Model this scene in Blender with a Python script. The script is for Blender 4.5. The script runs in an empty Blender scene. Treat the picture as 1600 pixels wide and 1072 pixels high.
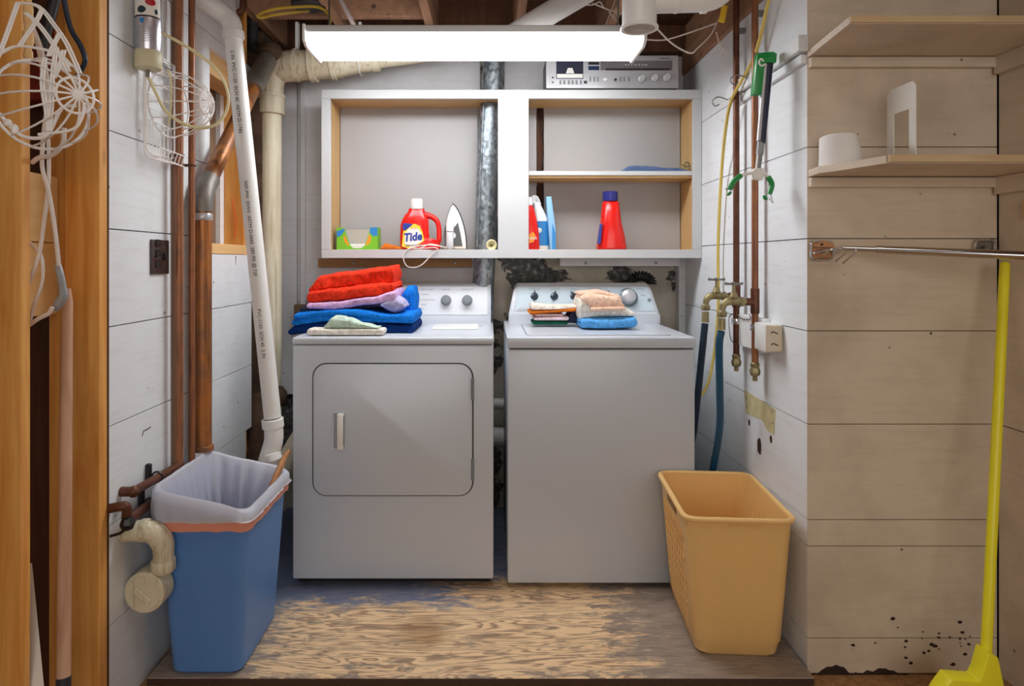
import bpy, bmesh, math, random
from mathutils import Vector, Matrix, noise
random.seed(7)
S = bpy.context.scene
COL = S.collection
F, CX, CY, H = 1032.0, 765.0, 408.0, 1.19      # focal length in pixels, vanishing point, eye height

# ------------------------------------------------------------------ camera, light, exposure
cam = bpy.data.cameras.new('camera'); co = bpy.data.objects.new('camera', cam); COL.objects.link(co)
co.location = (0, 0, H); co.rotation_euler = (math.pi/2, 0, 0)
cam.sensor_width = 36; cam.lens = F/1600*36
cam.shift_x = 35/1600; cam.shift_y = -128/1600; cam.clip_start = .02
S.camera = co
S.view_settings.view_transform = 'Standard'; S.view_settings.look = 'None'
S.view_settings.gamma = 1; S.view_settings.exposure = 0.12; S.view_settings.use_curve_mapping = False
LAMP = 18.5                                       # tubes behind the diffuser
w = bpy.data.worlds.new('world'); S.world = w; w.use_nodes = True
w.node_tree.nodes['Background'].inputs[0].default_value = (1, .92, .84, 1)
w.node_tree.nodes['Background'].inputs[1].default_value = .20

def area_lamp(name, loc, aim, size, power, col):
    l = bpy.data.lights.new(name, 'AREA'); l.shape = 'RECTANGLE'; l.size = size[0]; l.size_y = size[1]
    l.energy = power; l.color = col
    o = bpy.data.objects.new(name, l); COL.objects.link(o); o.location = loc
    o.rotation_euler = (Vector(aim)-Vector(loc)).to_track_quat('-Z', 'Y').to_euler()
    return o
area_lamp('room_lamp', (.3, -1.7, 1.45), (.25, 1.9, .75), (2.6, 1.3), 28, (1, .95, .88))
area_lamp('overhead_fill_light', (.1, .95, 2.38), (.1, 1.25, 0), (1.0, .5), 6, (1, .95, .88))  # added fill to brighten floor, bin and basket; no such lamp seen

# ------------------------------------------------------------------ helpers
def c(r, g, b):
    f = lambda v: (v/255/12.92) if v/255 <= .04045 else ((v/255+.055)/1.055)**2.4
    return (f(r), f(g), f(b), 1)
def P(x, y, Y): return Vector(((x-CX)*Y/F, Y, H+(CY-y)*Y/F))
def PX(x, Y): return (x-CX)*Y/F
def PZ(y, Y): return H+(CY-y)*Y/F

class MB:
    def __init__(s): s.v = []; s.f = []; s.uv = None
    def add(s, vs, fs):
        k = len(s.v); s.v += [Vector(p) for p in vs]; s.f += [[i+k for i in f] for f in fs]; return s
    def frombm(s, b):
        b.verts.index_update(); s.add([v.co.copy() for v in b.verts], [[v.index for v in f.verts] for f in b.faces]); b.free(); return s
    def box(s, x0, x1, y0, y1, z0, z1, bev=0, seg=2, rot=None, piv=None):
        b = bmesh.new(); bmesh.ops.create_cube(b, size=1)
        for v in b.verts: v.co = Vector(((x0+x1)/2+v.co.x*(x1-x0), (y0+y1)/2+v.co.y*(y1-y0), (z0+z1)/2+v.co.z*(z1-z0)))
        if bev: bmesh.ops.bevel(b, geom=b.edges[:], offset=bev, segments=seg, affect='EDGES', profile=.5)
        if rot is not None:
            pv = Vector(piv) if piv else Vector(((x0+x1)/2, (y0+y1)/2, (z0+z1)/2))
            for v in b.verts: v.co = pv + rot @ (v.co-pv)
        return s.frombm(b)
    def prism(s, poly, axis, a0, a1, bev=0, seg=2):
        M = {'y': lambda u, v, a: (u, a, v), 'x': lambda u, v, a: (a, u, v), 'z': lambda u, v, a: (u, v, a)}[axis]
        b = bmesh.new(); n = len(poly)
        A = [b.verts.new(M(u, v, a0)) for u, v in poly]; B = [b.verts.new(M(u, v, a1)) for u, v in poly]
        b.faces.new(A); b.faces.new(B[::-1])
        for i in range(n): b.faces.new([A[i], B[i], B[(i+1) % n], A[(i+1) % n]])
        bmesh.ops.recalc_face_normals(b, faces=b.faces[:])
        if bev: bmesh.ops.bevel(b, geom=b.edges[:], offset=bev, segments=seg, affect='EDGES', profile=.5, clamp_overlap=True)
        return s.frombm(b)
    def tube(s, pts, r, n=8, closed=False, sub=0, cap=True):
        pts = [Vector(p) for p in pts]
        if sub: pts, r = spline(pts, sub, closed, r)
        m = len(pts)
        rr = r if isinstance(r, (list, tuple)) else [r]*m
        T = []
        for i in range(m):
            a = pts[(i-1) % m] if (closed or i > 0) else pts[i]; b = pts[(i+1) % m] if (closed or i < m-1) else pts[i]
            T.append((b-a).normalized())
        N = T[0].orthogonal().normalized(); rings = []
        for i in range(m):
            N = (N - T[i]*N.dot(T[i])).normalized(); B = T[i].cross(N)
            rings.append([pts[i]+(N*math.cos(t)+B*math.sin(t))*rr[i] for t in [2*math.pi*k/n for k in range(n)]])
        return s.rings(rings, closed, cap)
    def rings(s, R, closed=False, cap=True, capend=True):
        m = len(R); n = len(R[0]); vs = [p for r in R for p in r]; fs = []
        for i in range(m if closed else m-1):
            j = (i+1) % m
            for k in range(n): l = (k+1) % n; fs.append([i*n+k, i*n+l, j*n+l, j*n+k])
        if cap and not closed:
            fs.append(list(range(n))[::-1])
            if capend: fs.append([(m-1)*n+k for k in range(n)])
        return s.add(vs, fs)
    def lathe(s, prof, org, axis=(0, 0, 1), n=20):
        ax = Vector(axis).normalized(); N = ax.orthogonal().normalized(); B = ax.cross(N); o = Vector(org)
        return s.rings([[o+ax*h+(N*math.cos(2*math.pi*k/n)+B*math.sin(2*math.pi*k/n))*max(r, 1e-5) for k in range(n)] for r, h in prof])
    def cyl(s, a, b, r, n=14, r2=None): return s.tube([a, b], [r, r2 if r2 is not None else r], n)
    def ball(s, o, r, n=12, sc=(1, 1, 1)):
        o = Vector(o); R = []
        for i in range(n//2+1):
            t = math.pi*i/(n//2)
            R.append([o+Vector((math.sin(t)*math.cos(2*math.pi*k/n)*r*sc[0], math.sin(t)*math.sin(2*math.pi*k/n)*r*sc[1], math.cos(t)*r*sc[2])) for k in range(n)])
        return s.rings(R, cap=False)
    def torus(s, o, axis, R, r, n=24, m=8, a0=0, a1=2*math.pi):
        ax = Vector(axis).normalized(); N = ax.orthogonal().normalized(); B = ax.cross(N); o = Vector(o)
        full = abs(a1-a0-2*math.pi) < 1e-6
        return s.tube([o+(N*math.cos(a0+(a1-a0)*k/(n if full else n-1))+B*math.sin(a0+(a1-a0)*k/(n if full else n-1)))*R for k in range(n)], r, m, closed=full)

def spline(pts, sub, closed, r):
    m = len(pts); out = []; ro = []; lst = isinstance(r, (list, tuple))
    for i in range(m if closed else m-1):
        p0 = pts[(i-1) % m] if (closed or i > 0) else pts[i]*2-pts[i+1]
        p1 = pts[i]; p2 = pts[(i+1) % m]
        p3 = pts[(i+2) % m] if (closed or i < m-2) else p2*2-p1
        for k in range(sub):
            t = k/sub
            out.append(.5*((2*p1)+(p2-p0)*t+(2*p0-5*p1+4*p2-p3)*t*t+(3*p1-p0-3*p2+p3)*t**3))
            if lst: ro.append(r[i]*(1-t)+r[(i+1) % m]*t)
    if not closed:
        out.append(pts[-1])
        if lst: ro.append(r[-1])
    return out, (ro if lst else r)

def tag(o, label=None, cat=None, group=None, kind=None):
    if label: o['label'] = label
    if cat: o['category'] = cat
    if group: o['group'] = group
    if kind: o['kind'] = kind
    return o
def link_mesh(name, mb, mat, base=Vector((0, 0, 0)), angle=35):
    me = bpy.data.meshes.new(name)
    me.from_pydata([tuple(v-base) for v in mb.v], [], mb.f); me.update()
    b = bmesh.new(); b.from_mesh(me); bmesh.ops.recalc_face_normals(b, faces=b.faces[:]); b.to_mesh(me); b.free()
    me.shade_smooth(); me.set_sharp_from_angle(angle=math.radians(angle))
    me.materials.append(mat)
    o = bpy.data.objects.new(name, me); COL.objects.link(o); return o
def thing(name, label, cat, base, group=None):
    o = bpy.data.objects.new(name, None); COL.objects.link(o); o.location = base; o.empty_display_size = .05
    tag(o, label, cat, group); return o
def wbase(p):
    b = Vector((0, 0, 0))
    while p is not None: b += p.location; p = p.parent
    return b
def part(name, mb, mat, parent, label=None, angle=35):
    o = link_mesh(name, mb, mat, wbase(parent), angle); o.parent = parent
    if label: o['label'] = label
    return o
def solo(name, mb, mat, label, cat, group=None, angle=35):
    lo = Vector((min(v.x for v in mb.v), min(v.y for v in mb.v), min(v.z for v in mb.v)))
    hi = Vector((max(v.x for v in mb.v), max(v.y for v in mb.v), 0))
    b = Vector(((lo.x+hi.x)/2, (lo.y+hi.y)/2, lo.z))
    o = link_mesh(name, mb, mat, b, angle); o.location = b; return tag(o, label, cat, group)
def struct(name, mb, mat): return tag(link_mesh(name, mb, mat), kind='structure')
def text(s, size, loc, rot, mat, parent, name='lettering', ext=.0006, align='CENTER', shear=0, sx=1, bold=0):
    cu = bpy.data.curves.new(name, 'FONT'); cu.body = s; cu.size = size; cu.extrude = ext; cu.align_x = align; cu.shear = shear; cu.offset = bold
    cu.resolution_u = 3
    t = bpy.data.objects.new(name, cu); me = bpy.data.meshes.new_from_object(t); bpy.data.objects.remove(t)
    R = (rot if isinstance(rot, Matrix) else Matrix.Rotation(rot[2], 4, 'Z') @ Matrix.Rotation(rot[1], 4, 'Y') @ Matrix.Rotation(rot[0], 4, 'X'))
    me.transform(Matrix.Translation(Vector(loc)-wbase(parent)) @ R @ Matrix.Scale(sx, 4, (1, 0, 0)))
    me.materials.clear(); me.materials.append(mat); me.name = name
    o = bpy.data.objects.new(name, me); COL.objects.link(o); o.parent = parent; return o
FRONT = (math.pi/2, 0, 0)

# ------------------------------------------------------------------ materials
def newmat(name):
    m = bpy.data.materials.new(name); m.use_nodes = True; nt = m.node_tree
    return m, nt, nt.nodes['Principled BSDF'], nt.nodes, nt.links
def coords(nt, scale=(1, 1, 1), which='Object', rot=(0, 0, 0)):
    t = nt.nodes.new('ShaderNodeTexCoord'); m = nt.nodes.new('ShaderNodeMapping')
    m.inputs['Scale'].default_value = scale; m.inputs['Rotation'].default_value = rot
    nt.links.new(t.outputs[which], m.inputs[0]); return m.outputs[0]
def tnoise(nt, vec, scale, detail=4, rough=.6, dist=0):
    n = nt.nodes.new('ShaderNodeTexNoise'); n.inputs['Scale'].default_value = scale; n.inputs['Detail'].default_value = detail
    n.inputs['Roughness'].default_value = rough; n.inputs['Distortion'].default_value = dist
    nt.links.new(vec, n.inputs['Vector']); return n.outputs['Fac']
def ramp(nt, fac, stops, interp='LINEAR'):
    r = nt.nodes.new('ShaderNodeValToRGB'); r.color_ramp.interpolation = interp
    e = r.color_ramp.elements
    while len(e) < len(stops): e.new(.5)
    for el, (p, col) in zip(e, stops): el.position = p; el.color = col if len(col) == 4 else (*col, 1)
    nt.links.new(fac, r.inputs[0]); return r.outputs[0]
def mix(nt, fac, a, b, mode='MIX'):
    m = nt.nodes.new('ShaderNodeMix'); m.data_type = 'RGBA'; m.blend_type = mode
    for inp, val in ((m.inputs[0], fac), (m.inputs[6], a), (m.inputs[7], b)):
        if hasattr(val, 'is_output'): nt.links.new(val, inp)
        elif isinstance(val, tuple): inp.default_value = val
        else: inp.default_value = val
    return m.outputs[2]
def math_(nt, op, a, b=0.0):
    m = nt.nodes.new('ShaderNodeMath'); m.operation = op
    for i, val in enumerate((a, b)):
        if hasattr(val, 'is_output'): nt.links.new(val, m.inputs[i])
        else: m.inputs[i].default_value = val
    return m.outputs[0]
def bump(nt, bs, h, strength=.3, dist=.002):
    b = nt.nodes.new('ShaderNodeBump'); b.inputs['Strength'].default_value = strength; b.inputs['Distance'].default_value = dist
    nt.links.new(h, b.inputs['Height']); nt.links.new(b.outputs[0], bs.inputs['Normal'])
W1, B1 = (1, 1, 1, 1), (0, 0, 0, 1)
_c = {}
def simple(name, col, rough=.5, metal=0, var=.06, vs=6, bmp=0, bs_=80, spec=None, emit=None):
    if name in _c: return _c[name]
    m, nt, bs, N, L = newmat(name)
    v = coords(nt); f = tnoise(nt, v, vs)
    lo = tuple(x*(1-var) for x in col[:3])+(1,); hi = tuple(min(1, x*(1+var)) for x in col[:3])+(1,)
    L.new(ramp(nt, f, [(.3, lo), (.7, hi)]), bs.inputs['Base Color'])
    bs.inputs['Roughness'].default_value = rough; bs.inputs['Metallic'].default_value = metal
    if spec is not None: bs.inputs['Specular IOR Level'].default_value = spec
    if bmp: bump(nt, bs, tnoise(nt, v, bs_, 3), bmp, .003)
    _c[name] = m; return m
def wood(name, c1, c2, axis='Z', scale=1.0, rough=.6, knots=True):
    m, nt, bs, N, L = newmat(name)
    sc = {'X': (1, 14, 14), 'Y': (14, 1, 14), 'Z': (14, 14, 1)}[axis]
    v = coords(nt, tuple(x*scale for x in sc)); f = tnoise(nt, v, 2.2, 5, .6, .6)
    col = ramp(nt, f, [(.3, c1), (.5, tuple((a+b)/2 for a, b in zip(c1, c2))), (.7, c2)])
    if knots:
        sk = {'X': (1, 3, 3), 'Y': (3, 1, 3), 'Z': (3, 3, 1)}[axis]
        vo = N.new('ShaderNodeTexVoronoi'); vo.inputs['Scale'].default_value = 3.2
        L.new(coords(nt, sk), vo.inputs['Vector'])
        k = ramp(nt, vo.outputs['Distance'], [(.05, W1), (.13, B1)])
        col = mix(nt, k, col, tuple(x*.32 for x in c1[:3])+(1,))
    L.new(col, bs.inputs['Base Color']); bs.inputs['Roughness'].default_value = rough
    bump(nt, bs, f, .15, .002); return m
def paint(name, base, dirt, seed=0.0, specks=True, rough=.55, amt=.5):
    m, nt, bs, N, L = newmat(name)
    v = coords(nt, (1, 1, 1), 'Object', (0, 0, seed)); f = tnoise(nt, v, 2.6, 6, .65)
    col = mix(nt, ramp(nt, f, [(.45, B1), (.8, (amt, amt, amt, 1))]), base, dirt)
    st = tnoise(nt, coords(nt, (2, 2, 22)), 3, 4)                                # brush streaks
    col = mix(nt, ramp(nt, st, [(.5, B1), (.75, (.22, .22, .22, 1))]), col, dirt)
    if specks:
        vo = N.new('ShaderNodeTexVoronoi'); vo.inputs['Scale'].default_value = 13; L.new(v, vo.inputs['Vector'])
        dots = ramp(nt, vo.outputs['Distance'], [(.03, W1), (.07, B1)])
        gate = ramp(nt, tnoise(nt, v, 5.5, 2), [(.49, B1), (.54, W1)])
        col = mix(nt, mix(nt, 1.0, dots, gate, 'MULTIPLY'), col, c(70, 60, 50))
    L.new(col, bs.inputs['Base Color']); bs.inputs['Roughness'].default_value = rough
    bump(nt, bs, tnoise(nt, v, 60, 4), .12, .002); return m

M_white = paint('white_wall_paint', c(234, 238, 242), c(194, 190, 184), amt=.4)
M_tan = paint('cream_wall_paint', c(218, 202, 182), c(168, 150, 128), 1.3, amt=.75)
M_dark = simple('dark_gap', c(28, 22, 18), .9)
M_stud = wood('stud_pine', c(208, 134, 52), c(236, 178, 98), 'Z')
M_studx = wood('pine_block', c(216, 170, 108), c(232, 192, 134), 'Y')
M_joist = wood('joist_wood', c(142, 104, 80), c(176, 134, 104), 'Y')
M_sub = wood('subfloor_wood', c(96, 70, 56), c(128, 98, 78), 'X', .6, .85)
M_brown = wood('dark_brown_board', c(70, 40, 22), c(96, 58, 34), 'Z', 1, .8, False)
M_cab = simple('cabinet_white', c(196, 197, 198), .45, var=.02, bmp=.05)
M_cabback = simple('cabinet_back', c(170, 168, 168), .55, var=.04, vs=2)
M_cabwood = wood('cabinet_birch', c(196, 156, 98), c(210, 174, 120), 'X', .7, .5, False)
M_cabwoodz = wood('cabinet_birch_side', c(196, 156, 98), c(210, 174, 120), 'Z', .7, .5, False)
M_ledger = wood('ledger_pine', c(150, 108, 62), c(176, 132, 82), 'X')
M_appl = simple('appliance_enamel', c(198, 203, 211), .28, var=.015, vs=2)
M_appl2 = simple('appliance_panel', c(224, 227, 232), .35, var=.01)
M_bluepanel = simple('pale_blue_panel', c(196, 212, 222), .35, var=.02)
M_groove = simple('shadow_gap_rubber', c(60, 58, 56), .7)
M_black = simple('black_plastic', c(24, 24, 26), .4)
M_gray = simple('grey_plastic', c(128, 132, 138), .35)
M_lgray = simple('light_grey_print', c(150, 156, 164), .5)
M_chrome = simple('chrome', c(210, 210, 212), .16, 1, .02)
M_silver = simple('brushed_silver', c(190, 190, 194), .34, .4, .04, 30)
M_steel = simple('dull_steel', c(140, 138, 134), .4, .9, .1, 40)
M_copper = simple('old_copper', c(136, 88, 66), .4, .6, .35, 18)
M_copperd = simple('tarnished_copper', c(104, 66, 50), .5, .6, .35, 22)
M_copperl = simple('wide_copper_drain', c(146, 98, 66), .36, .8, .4, 9)
def copper(name, a, b, d, metal=.35):
    m, nt, bs, N, L = newmat(name)
    f = tnoise(nt, coords(nt, (16, 16, 1.2)), 3, 6, .65, .4); g = tnoise(nt, coords(nt, (3, 3, 3)), 3, 4)
    col = mix(nt, ramp(nt, g, [(.45, B1), (.62, (.8, .8, .8, 1))]), ramp(nt, f, [(.35, b), (.5, a), (.68, a)]), d)
    L.new(col, bs.inputs['Base Color']); bs.inputs['Metallic'].default_value = metal; bs.inputs['Roughness'].default_value = .4
    bump(nt, bs, f, .3, .002); return m
M_copper = copper('old_copper_streaked', c(160, 102, 66), c(104, 66, 46), c(126, 86, 68))
M_copperl = copper('wide_copper_streaked', c(176, 110, 54), c(104, 62, 34), c(122, 88, 66))
M_solder = simple('solder_grey', c(128, 122, 116), .5, .5, .2, 20)
M_brass = simple('brass', c(150, 138, 100), .42, .6, .3, 40)
M_pvc = simple('white_pvc', c(232, 232, 230), .35, var=.03)
M_cream = None
M_tape = simple('grey_tape', c(150, 152, 156), .4, .2, .12, 30)
M_wire = simple('white_coated_wire', c(246, 242, 240), .4)
M_cord = simple('white_cord', c(220, 208, 200), .5)
M_ctube = simple('cream_tubing', c(222, 212, 166), .35)
M_ytube = simple('yellow_tubing', c(212, 186, 96), .35)
M_ycable = simple('yellow_cable', c(206, 176, 62), .4)
M_navy = simple('navy_hose', c(16, 40, 62), .45)
M_blueh = simple('blue_hose', c(20, 78, 112), .45)
M_yellow = simple('yellow_plastic', c(240, 230, 36), .35, var=.04)
M_ybasket = simple('tan_basket_plastic', c(238, 194, 126), .38, var=.04, vs=3)
M_bin = simple('blue_bin_plastic', c(90, 138, 204), .42, var=.05, vs=3)
M_red = simple('red_bottle_plastic', c(222, 28, 20), .25, var=.03)
M_blue = simple('blue_print', c(24, 58, 150), .4)
M_lblue = simple('light_blue_print', c(40, 130, 200), .4)
M_navyc = simple('navy_cap', c(36, 40, 120), .35)
M_orange = simple('orange_print', c(244, 150, 40), .45)
M_yelp = simple('yellow_print', c(250, 206, 60), .45)
M_green = simple('green_plastic', c(30, 140, 66), .35)
M_greenl = simple('lime_carton', c(120, 190, 40), .5)
M_carton = simple('grey_carton_inside', c(186, 176, 164), .7)
M_iron = simple('iron_white', c(236, 238, 240), .25, var=.01)
M_irong = simple('iron_smoke_tank', c(84, 84, 84), .3)
M_ply = wood('shelf_plywood_edge', c(190, 160, 120), c(214, 186, 146), 'X', 1.5, .6, False)
M_plasticw = simple('white_plastic', c(232, 230, 224), .35)
M_paper = simple('tissue_paper', c(236, 232, 230), .9, var=.02, bmp=.3, bs_=120)
M_stickw = wood('stick_wood', c(150, 96, 50), c(176, 120, 70), 'Z', 1, .6, False)
M_handle = wood('worn_handle_wood', c(176, 132, 104), c(200, 160, 132), 'Z', 1, .6, False)
M_redbox = simple('red_brown_carton', c(120, 40, 24), .7, var=.3, vs=14)
M_dkpipe = simple('dark_metal_duct', c(70, 70, 74), .5, .5, .2, 12)
def fabric(name, col, b=.8):
    return simple(name, col, .95, 0, .26, 75, b, 190, .1)

def mat_galv():
    m, nt, bs, N, L = newmat('galvanised_spangle')
    vo = N.new('ShaderNodeTexVoronoi'); vo.inputs['Scale'].default_value = 75; L.new(coords(nt, (1, 1, .7)), vo.inputs['Vector'])
    L.new(ramp(nt, vo.outputs['Color'], [(.2, c(112, 120, 126)), (.55, c(138, 146, 152)), (.85, c(168, 176, 182))]), bs.inputs['Base Color'])
    bs.inputs['Metallic'].default_value = .75
    L.new(ramp(nt, vo.outputs['Color'], [(.2, (.3, .3, .3, 1)), (.9, (.55, .55, .55, 1))]), bs.inputs['Roughness'])
    bump(nt, bs, tnoise(nt, coords(nt), 45, 3), .6, .004); return m
M_galv = mat_galv()

def mat_concrete():
    m, nt, bs, N, L = newmat('peeling_concrete')
    v = coords(nt); f = tnoise(nt, v, 3.4, 7, .6, .5)
    base = ramp(nt, tnoise(nt, v, 6, 6), [(.3, c(176, 168, 154)), (.7, c(214, 206, 192))])
    peel = ramp(nt, f, [(.535, B1), (.55, W1)])
    dk = ramp(nt, tnoise(nt, v, 40, 5), [(.35, c(52, 50, 50)), (.55, c(96, 94, 92)), (.72, c(176, 174, 170))])
    L.new(mix(nt, peel, base, dk), bs.inputs['Base Color']); bs.inputs['Roughness'].default_value = .85
    h = math_(nt, 'SUBTRACT', tnoise(nt, v, 30, 4), peel); bump(nt, bs, h, .5, .006); return m
M_conc = mat_concrete()
M_panel = paint('grey_wall_panel', c(226, 226, 230), c(180, 176, 172), .7)
M_rubble = simple('dark_rubble', c(84, 64, 50), .95, var=.5, vs=14, bmp=.8, bs_=16)

def mat_floor():
    m, nt, bs, N, L = newmat('basement_floor')
    v = coords(nt); L.new(ramp(nt, tnoise(nt, v, 60, 6, .7), [(.3, c(128, 92, 56)), (.55, c(170, 128, 84)), (.75, c(196, 156, 110))]), bs.inputs['Base Color'])
    bs.inputs['Roughness'].default_value = .9; bump(nt, bs, tnoise(nt, v, 120, 4), .4, .003); return m
def mat_plywood():
    m, nt, bs, N, L = newmat('worn_plywood')
    v = coords(nt, (.9, 7.5, 1))                                  # grain runs left to right
    big = tnoise(nt, v, 1.3, 4, .5, .7)
    rings = math_(nt, 'FRACT', math_(nt, 'MULTIPLY', big, 22.0))   # cathedral grain from contour lines of a smooth field
    fine = tnoise(nt, coords(nt, (3, 60, 1)), 3, 4)
    line = ramp(nt, math_(nt, 'ADD', rings, math_(nt, 'MULTIPLY', math_(nt, 'SUBTRACT', fine, .5), .7)),
                [(.0, c(158, 126, 100)), (.20, c(178, 142, 110)), (.38, c(236, 200, 154)), (.9, c(240, 206, 162)), (1, c(178, 142, 110))])
    ob = coords(nt); sep = N.new('ShaderNodeSeparateXYZ'); L.new(ob, sep.inputs[0])
    X, Y = sep.outputs[0], sep.outputs[1]
    wn = tnoise(nt, coords(nt, (4, 12, 1)), 2.2, 8, .72, .4)
    wn2 = math_(nt, 'MULTIPLY', math_(nt, 'SUBTRACT', wn, .5), 3.2)
    # weathered grey film to the right, the left edge and the front edge
    gx = math_(nt, 'ADD', math_(nt, 'MULTIPLY', math_(nt, 'SUBTRACT', X, .36), 3.0), wn2)
    gl = math_(nt, 'ADD', math_(nt, 'MULTIPLY', math_(nt, 'SUBTRACT', -.62, X), 3.5), wn2)
    gf = math_(nt, 'ADD', math_(nt, 'MULTIPLY', math_(nt, 'SUBTRACT', 1.96, Y), 4.5), math_(nt, 'ADD', wn2, -.25))
    g = math_(nt, 'MAXIMUM', math_(nt, 'MAXIMUM', gx, gl), gf)
    greyc = ramp(nt, fine, [(.3, c(118, 106, 100)), (.7, c(164, 150, 138))])
    col = mix(nt, ramp(nt, g, [(.0, B1), (.35, (.9, .9, .9, 1))]), line, greyc)
    gm = math_(nt, 'ADD', wn, -.02)
    col = mix(nt, ramp(nt, gm, [(.50, B1), (.60, (.55, .55, .55, 1))]), col, c(120, 104, 92))
    # old blue paint left in front of and under the machines
    by = math_(nt, 'MULTIPLY', math_(nt, 'SUBTRACT', Y, 2.24), 7.0)
    bx = math_(nt, 'MULTIPLY', math_(nt, 'SUBTRACT', -.02, X), 3.0)
    bl = math_(nt, 'ADD', math_(nt, 'MINIMUM', math_(nt, 'MINIMUM', by, bx), 1.0), wn2)
    bl2 = math_(nt, 'ADD', math_(nt, 'MULTIPLY', math_(nt, 'SUBTRACT', Y, 2.42), 6.0), wn2)
    bl = math_(nt, 'MAXIMUM', bl, bl2)
    col = mix(nt, ramp(nt, bl, [(.1, B1), (.6, (.85, .85, .85, 1))]), col, c(96, 116, 150))
    # a brown ring stain
    st = N.new('ShaderNodeVectorMath'); st.operation = 'DISTANCE'; st.inputs[1].default_value = (-.21, 2.12, 0); L.new(ob, st.inputs[0])
    sd = math_(nt, 'ADD', math_(nt, 'MULTIPLY', st.outputs['Value'], 7.0), math_(nt, 'MULTIPLY', wn2, .35))
    col = mix(nt, ramp(nt, sd, [(.3, (.55, .55, .55, 1)), (.75, B1)]), col, c(140, 92, 40))
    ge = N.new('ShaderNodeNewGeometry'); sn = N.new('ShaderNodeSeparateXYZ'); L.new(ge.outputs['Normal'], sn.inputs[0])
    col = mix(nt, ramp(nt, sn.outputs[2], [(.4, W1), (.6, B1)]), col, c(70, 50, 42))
    L.new(col, bs.inputs['Base Color']); bs.inputs['Roughness'].default_value = .55
    bump(nt, bs, fine, .25, .002); return m
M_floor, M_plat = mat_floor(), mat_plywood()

def mat_bag():
    m, nt, bs, N, L = newmat('thin_white_liner')
    bs.inputs['Base Color'].default_value = c(244, 244, 250); bs.inputs['Roughness'].default_value = .35
    tr = N.new('ShaderNodeBsdfTranslucent'); tr.inputs[0].default_value = c(226, 228, 238)
    tp = N.new('ShaderNodeBsdfTransparent'); a = N.new('ShaderNodeMixShader'); b = N.new('ShaderNodeMixShader')
    a.inputs[0].default_value = .45; b.inputs[0].default_value = .08; out = N['Material Output']
    L.new(bs.outputs[0], a.inputs[1]); L.new(tr.outputs[0], a.inputs[2]); L.new(a.outputs[0], b.inputs[1]); L.new(tp.outputs[0], b.inputs[2])
    L.new(b.outputs[0], out.inputs[0]); return m
def mat_cream():
    m, nt, bs, N, L = newmat('aged_cream_pipe')
    f = tnoise(nt, coords(nt, (22, 22, .9)), 2.2, 6, .7, .3); g = tnoise(nt, coords(nt), 5, 4)
    base = ramp(nt, g, [(.3, c(206, 198, 170)), (.7, c(228, 220, 196))])
    L.new(mix(nt, ramp(nt, f, [(.52, B1), (.7, (.75, .75, .75, 1))]), base, c(150, 116, 70)), bs.inputs['Base Color'])
    bs.inputs['Roughness'].default_value = .5; return m
M_cream = mat_cream()
M_bag = mat_bag()
M_pull = simple('red_drawstring_film', c(222, 146, 124), .4)
def mat_emit():
    m, nt, bs, N, L = newmat('lit_diffuser')
    bs.inputs['Base Color'].default_value = (.8, .8, .8, 1); bs.inputs['Emission Color'].default_value = (.95, .975, 1, 1)
    bs.inputs['Emission Strength'].default_value = LAMP; return m
M_diff = mat_emit()

# ------------------------------------------------------------------ setting
XL, XR, YB, YT = -1.0, .933, 3.2, 1.94        # left wall, right wall, back wall, cream wall
FZ = -.025
XS = 1.494                                     # side wall of the closet corner
struct('floor', MB().box(-2.6, 3.0, -2.4, 3.5, FZ-.05, FZ), M_floor)
ceil = struct('ceiling', MB().box(-2.6, 3.0, -2.4, 3.5, 2.47, 2.5), M_sub)
for x in (-1.90, -1.49, -1.03, -.687, -.287, .115, .52, 1.30, 1.72, 2.12):
    j = MB().box(x, x+.038, -2.3, 3.24, 2.235, 2.47, .002, 1)
    part('joist', j, M_joist, ceil)
part('joist', MB().box(-1.2, 1.0, 3.24, 3.28, 2.16, 2.47), M_brown, ceil)
for x0, x1 in ((-.992, -.687), (-.649, -.287)):
    part('bridging_board', MB().box(x0, x1, 2.86, 2.90, 2.25, 2.45, .002, 1), M_joist, ceil)

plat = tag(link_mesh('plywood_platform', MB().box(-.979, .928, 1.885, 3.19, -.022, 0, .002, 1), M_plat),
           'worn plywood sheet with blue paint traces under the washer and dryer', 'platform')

# left wall: backing, planks, framing
wl = struct('wall_left', MB().box(XL-.03, XL-.016, 1.73, 2.30, FZ, 2.30), M_dark)
zs = [FZ, .228, .493, .755, 1.017, 1.275, 1.534, 1.789, 2.002, 2.30]
G = .0016
for z0, z1 in zip(zs, zs[1:]):
    ye = 2.71 if z1 < .5 else (2.64 if z0 > 1.9 else 2.774)
    a, b = z0+G, z1-G
    oy, o0, o1 = 2.36, 1.215, 1.955            # opening starts at oy, from o0 to o1
    if z1 <= o0 or z0 >= o1: poly = [(1.73, a), (ye, a), (ye, b), (1.73, b)]
    elif z0 < o0 < z1: poly = [(1.73, a), (ye, a), (ye, o0), (oy, o0), (oy, b), (1.73, b)]
    elif z0 < o1 < z1: poly = [(1.73, a), (oy, a), (oy, o1), (ye, o1), (ye, b), (1.73, b)]
    else: poly = [(1.73, a), (oy, a), (oy, b), (1.73, b)]
    part('plank', MB().prism(poly, 'x', XL-.016, XL), M_white, wl)
part('stud', MB().box(XL-.09, XL, 1.692, 1.728, FZ, 2.235, .002, 1), M_stud, wl)
part('edge_strip', MB().box(XL-.014, XL+.0008, 1.7285, 1.7345, FZ, 2.235), M_brown, wl)
part('scuff_mark', MB().tube([P(222, 682, 1.0*F/543), P(224, 674, 1.0*F/541), P(230, 671, 1.0*F/535), P(235, 667, 1.0*F/530)], .0016, 5, sub=3), M_black, wl)
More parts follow.
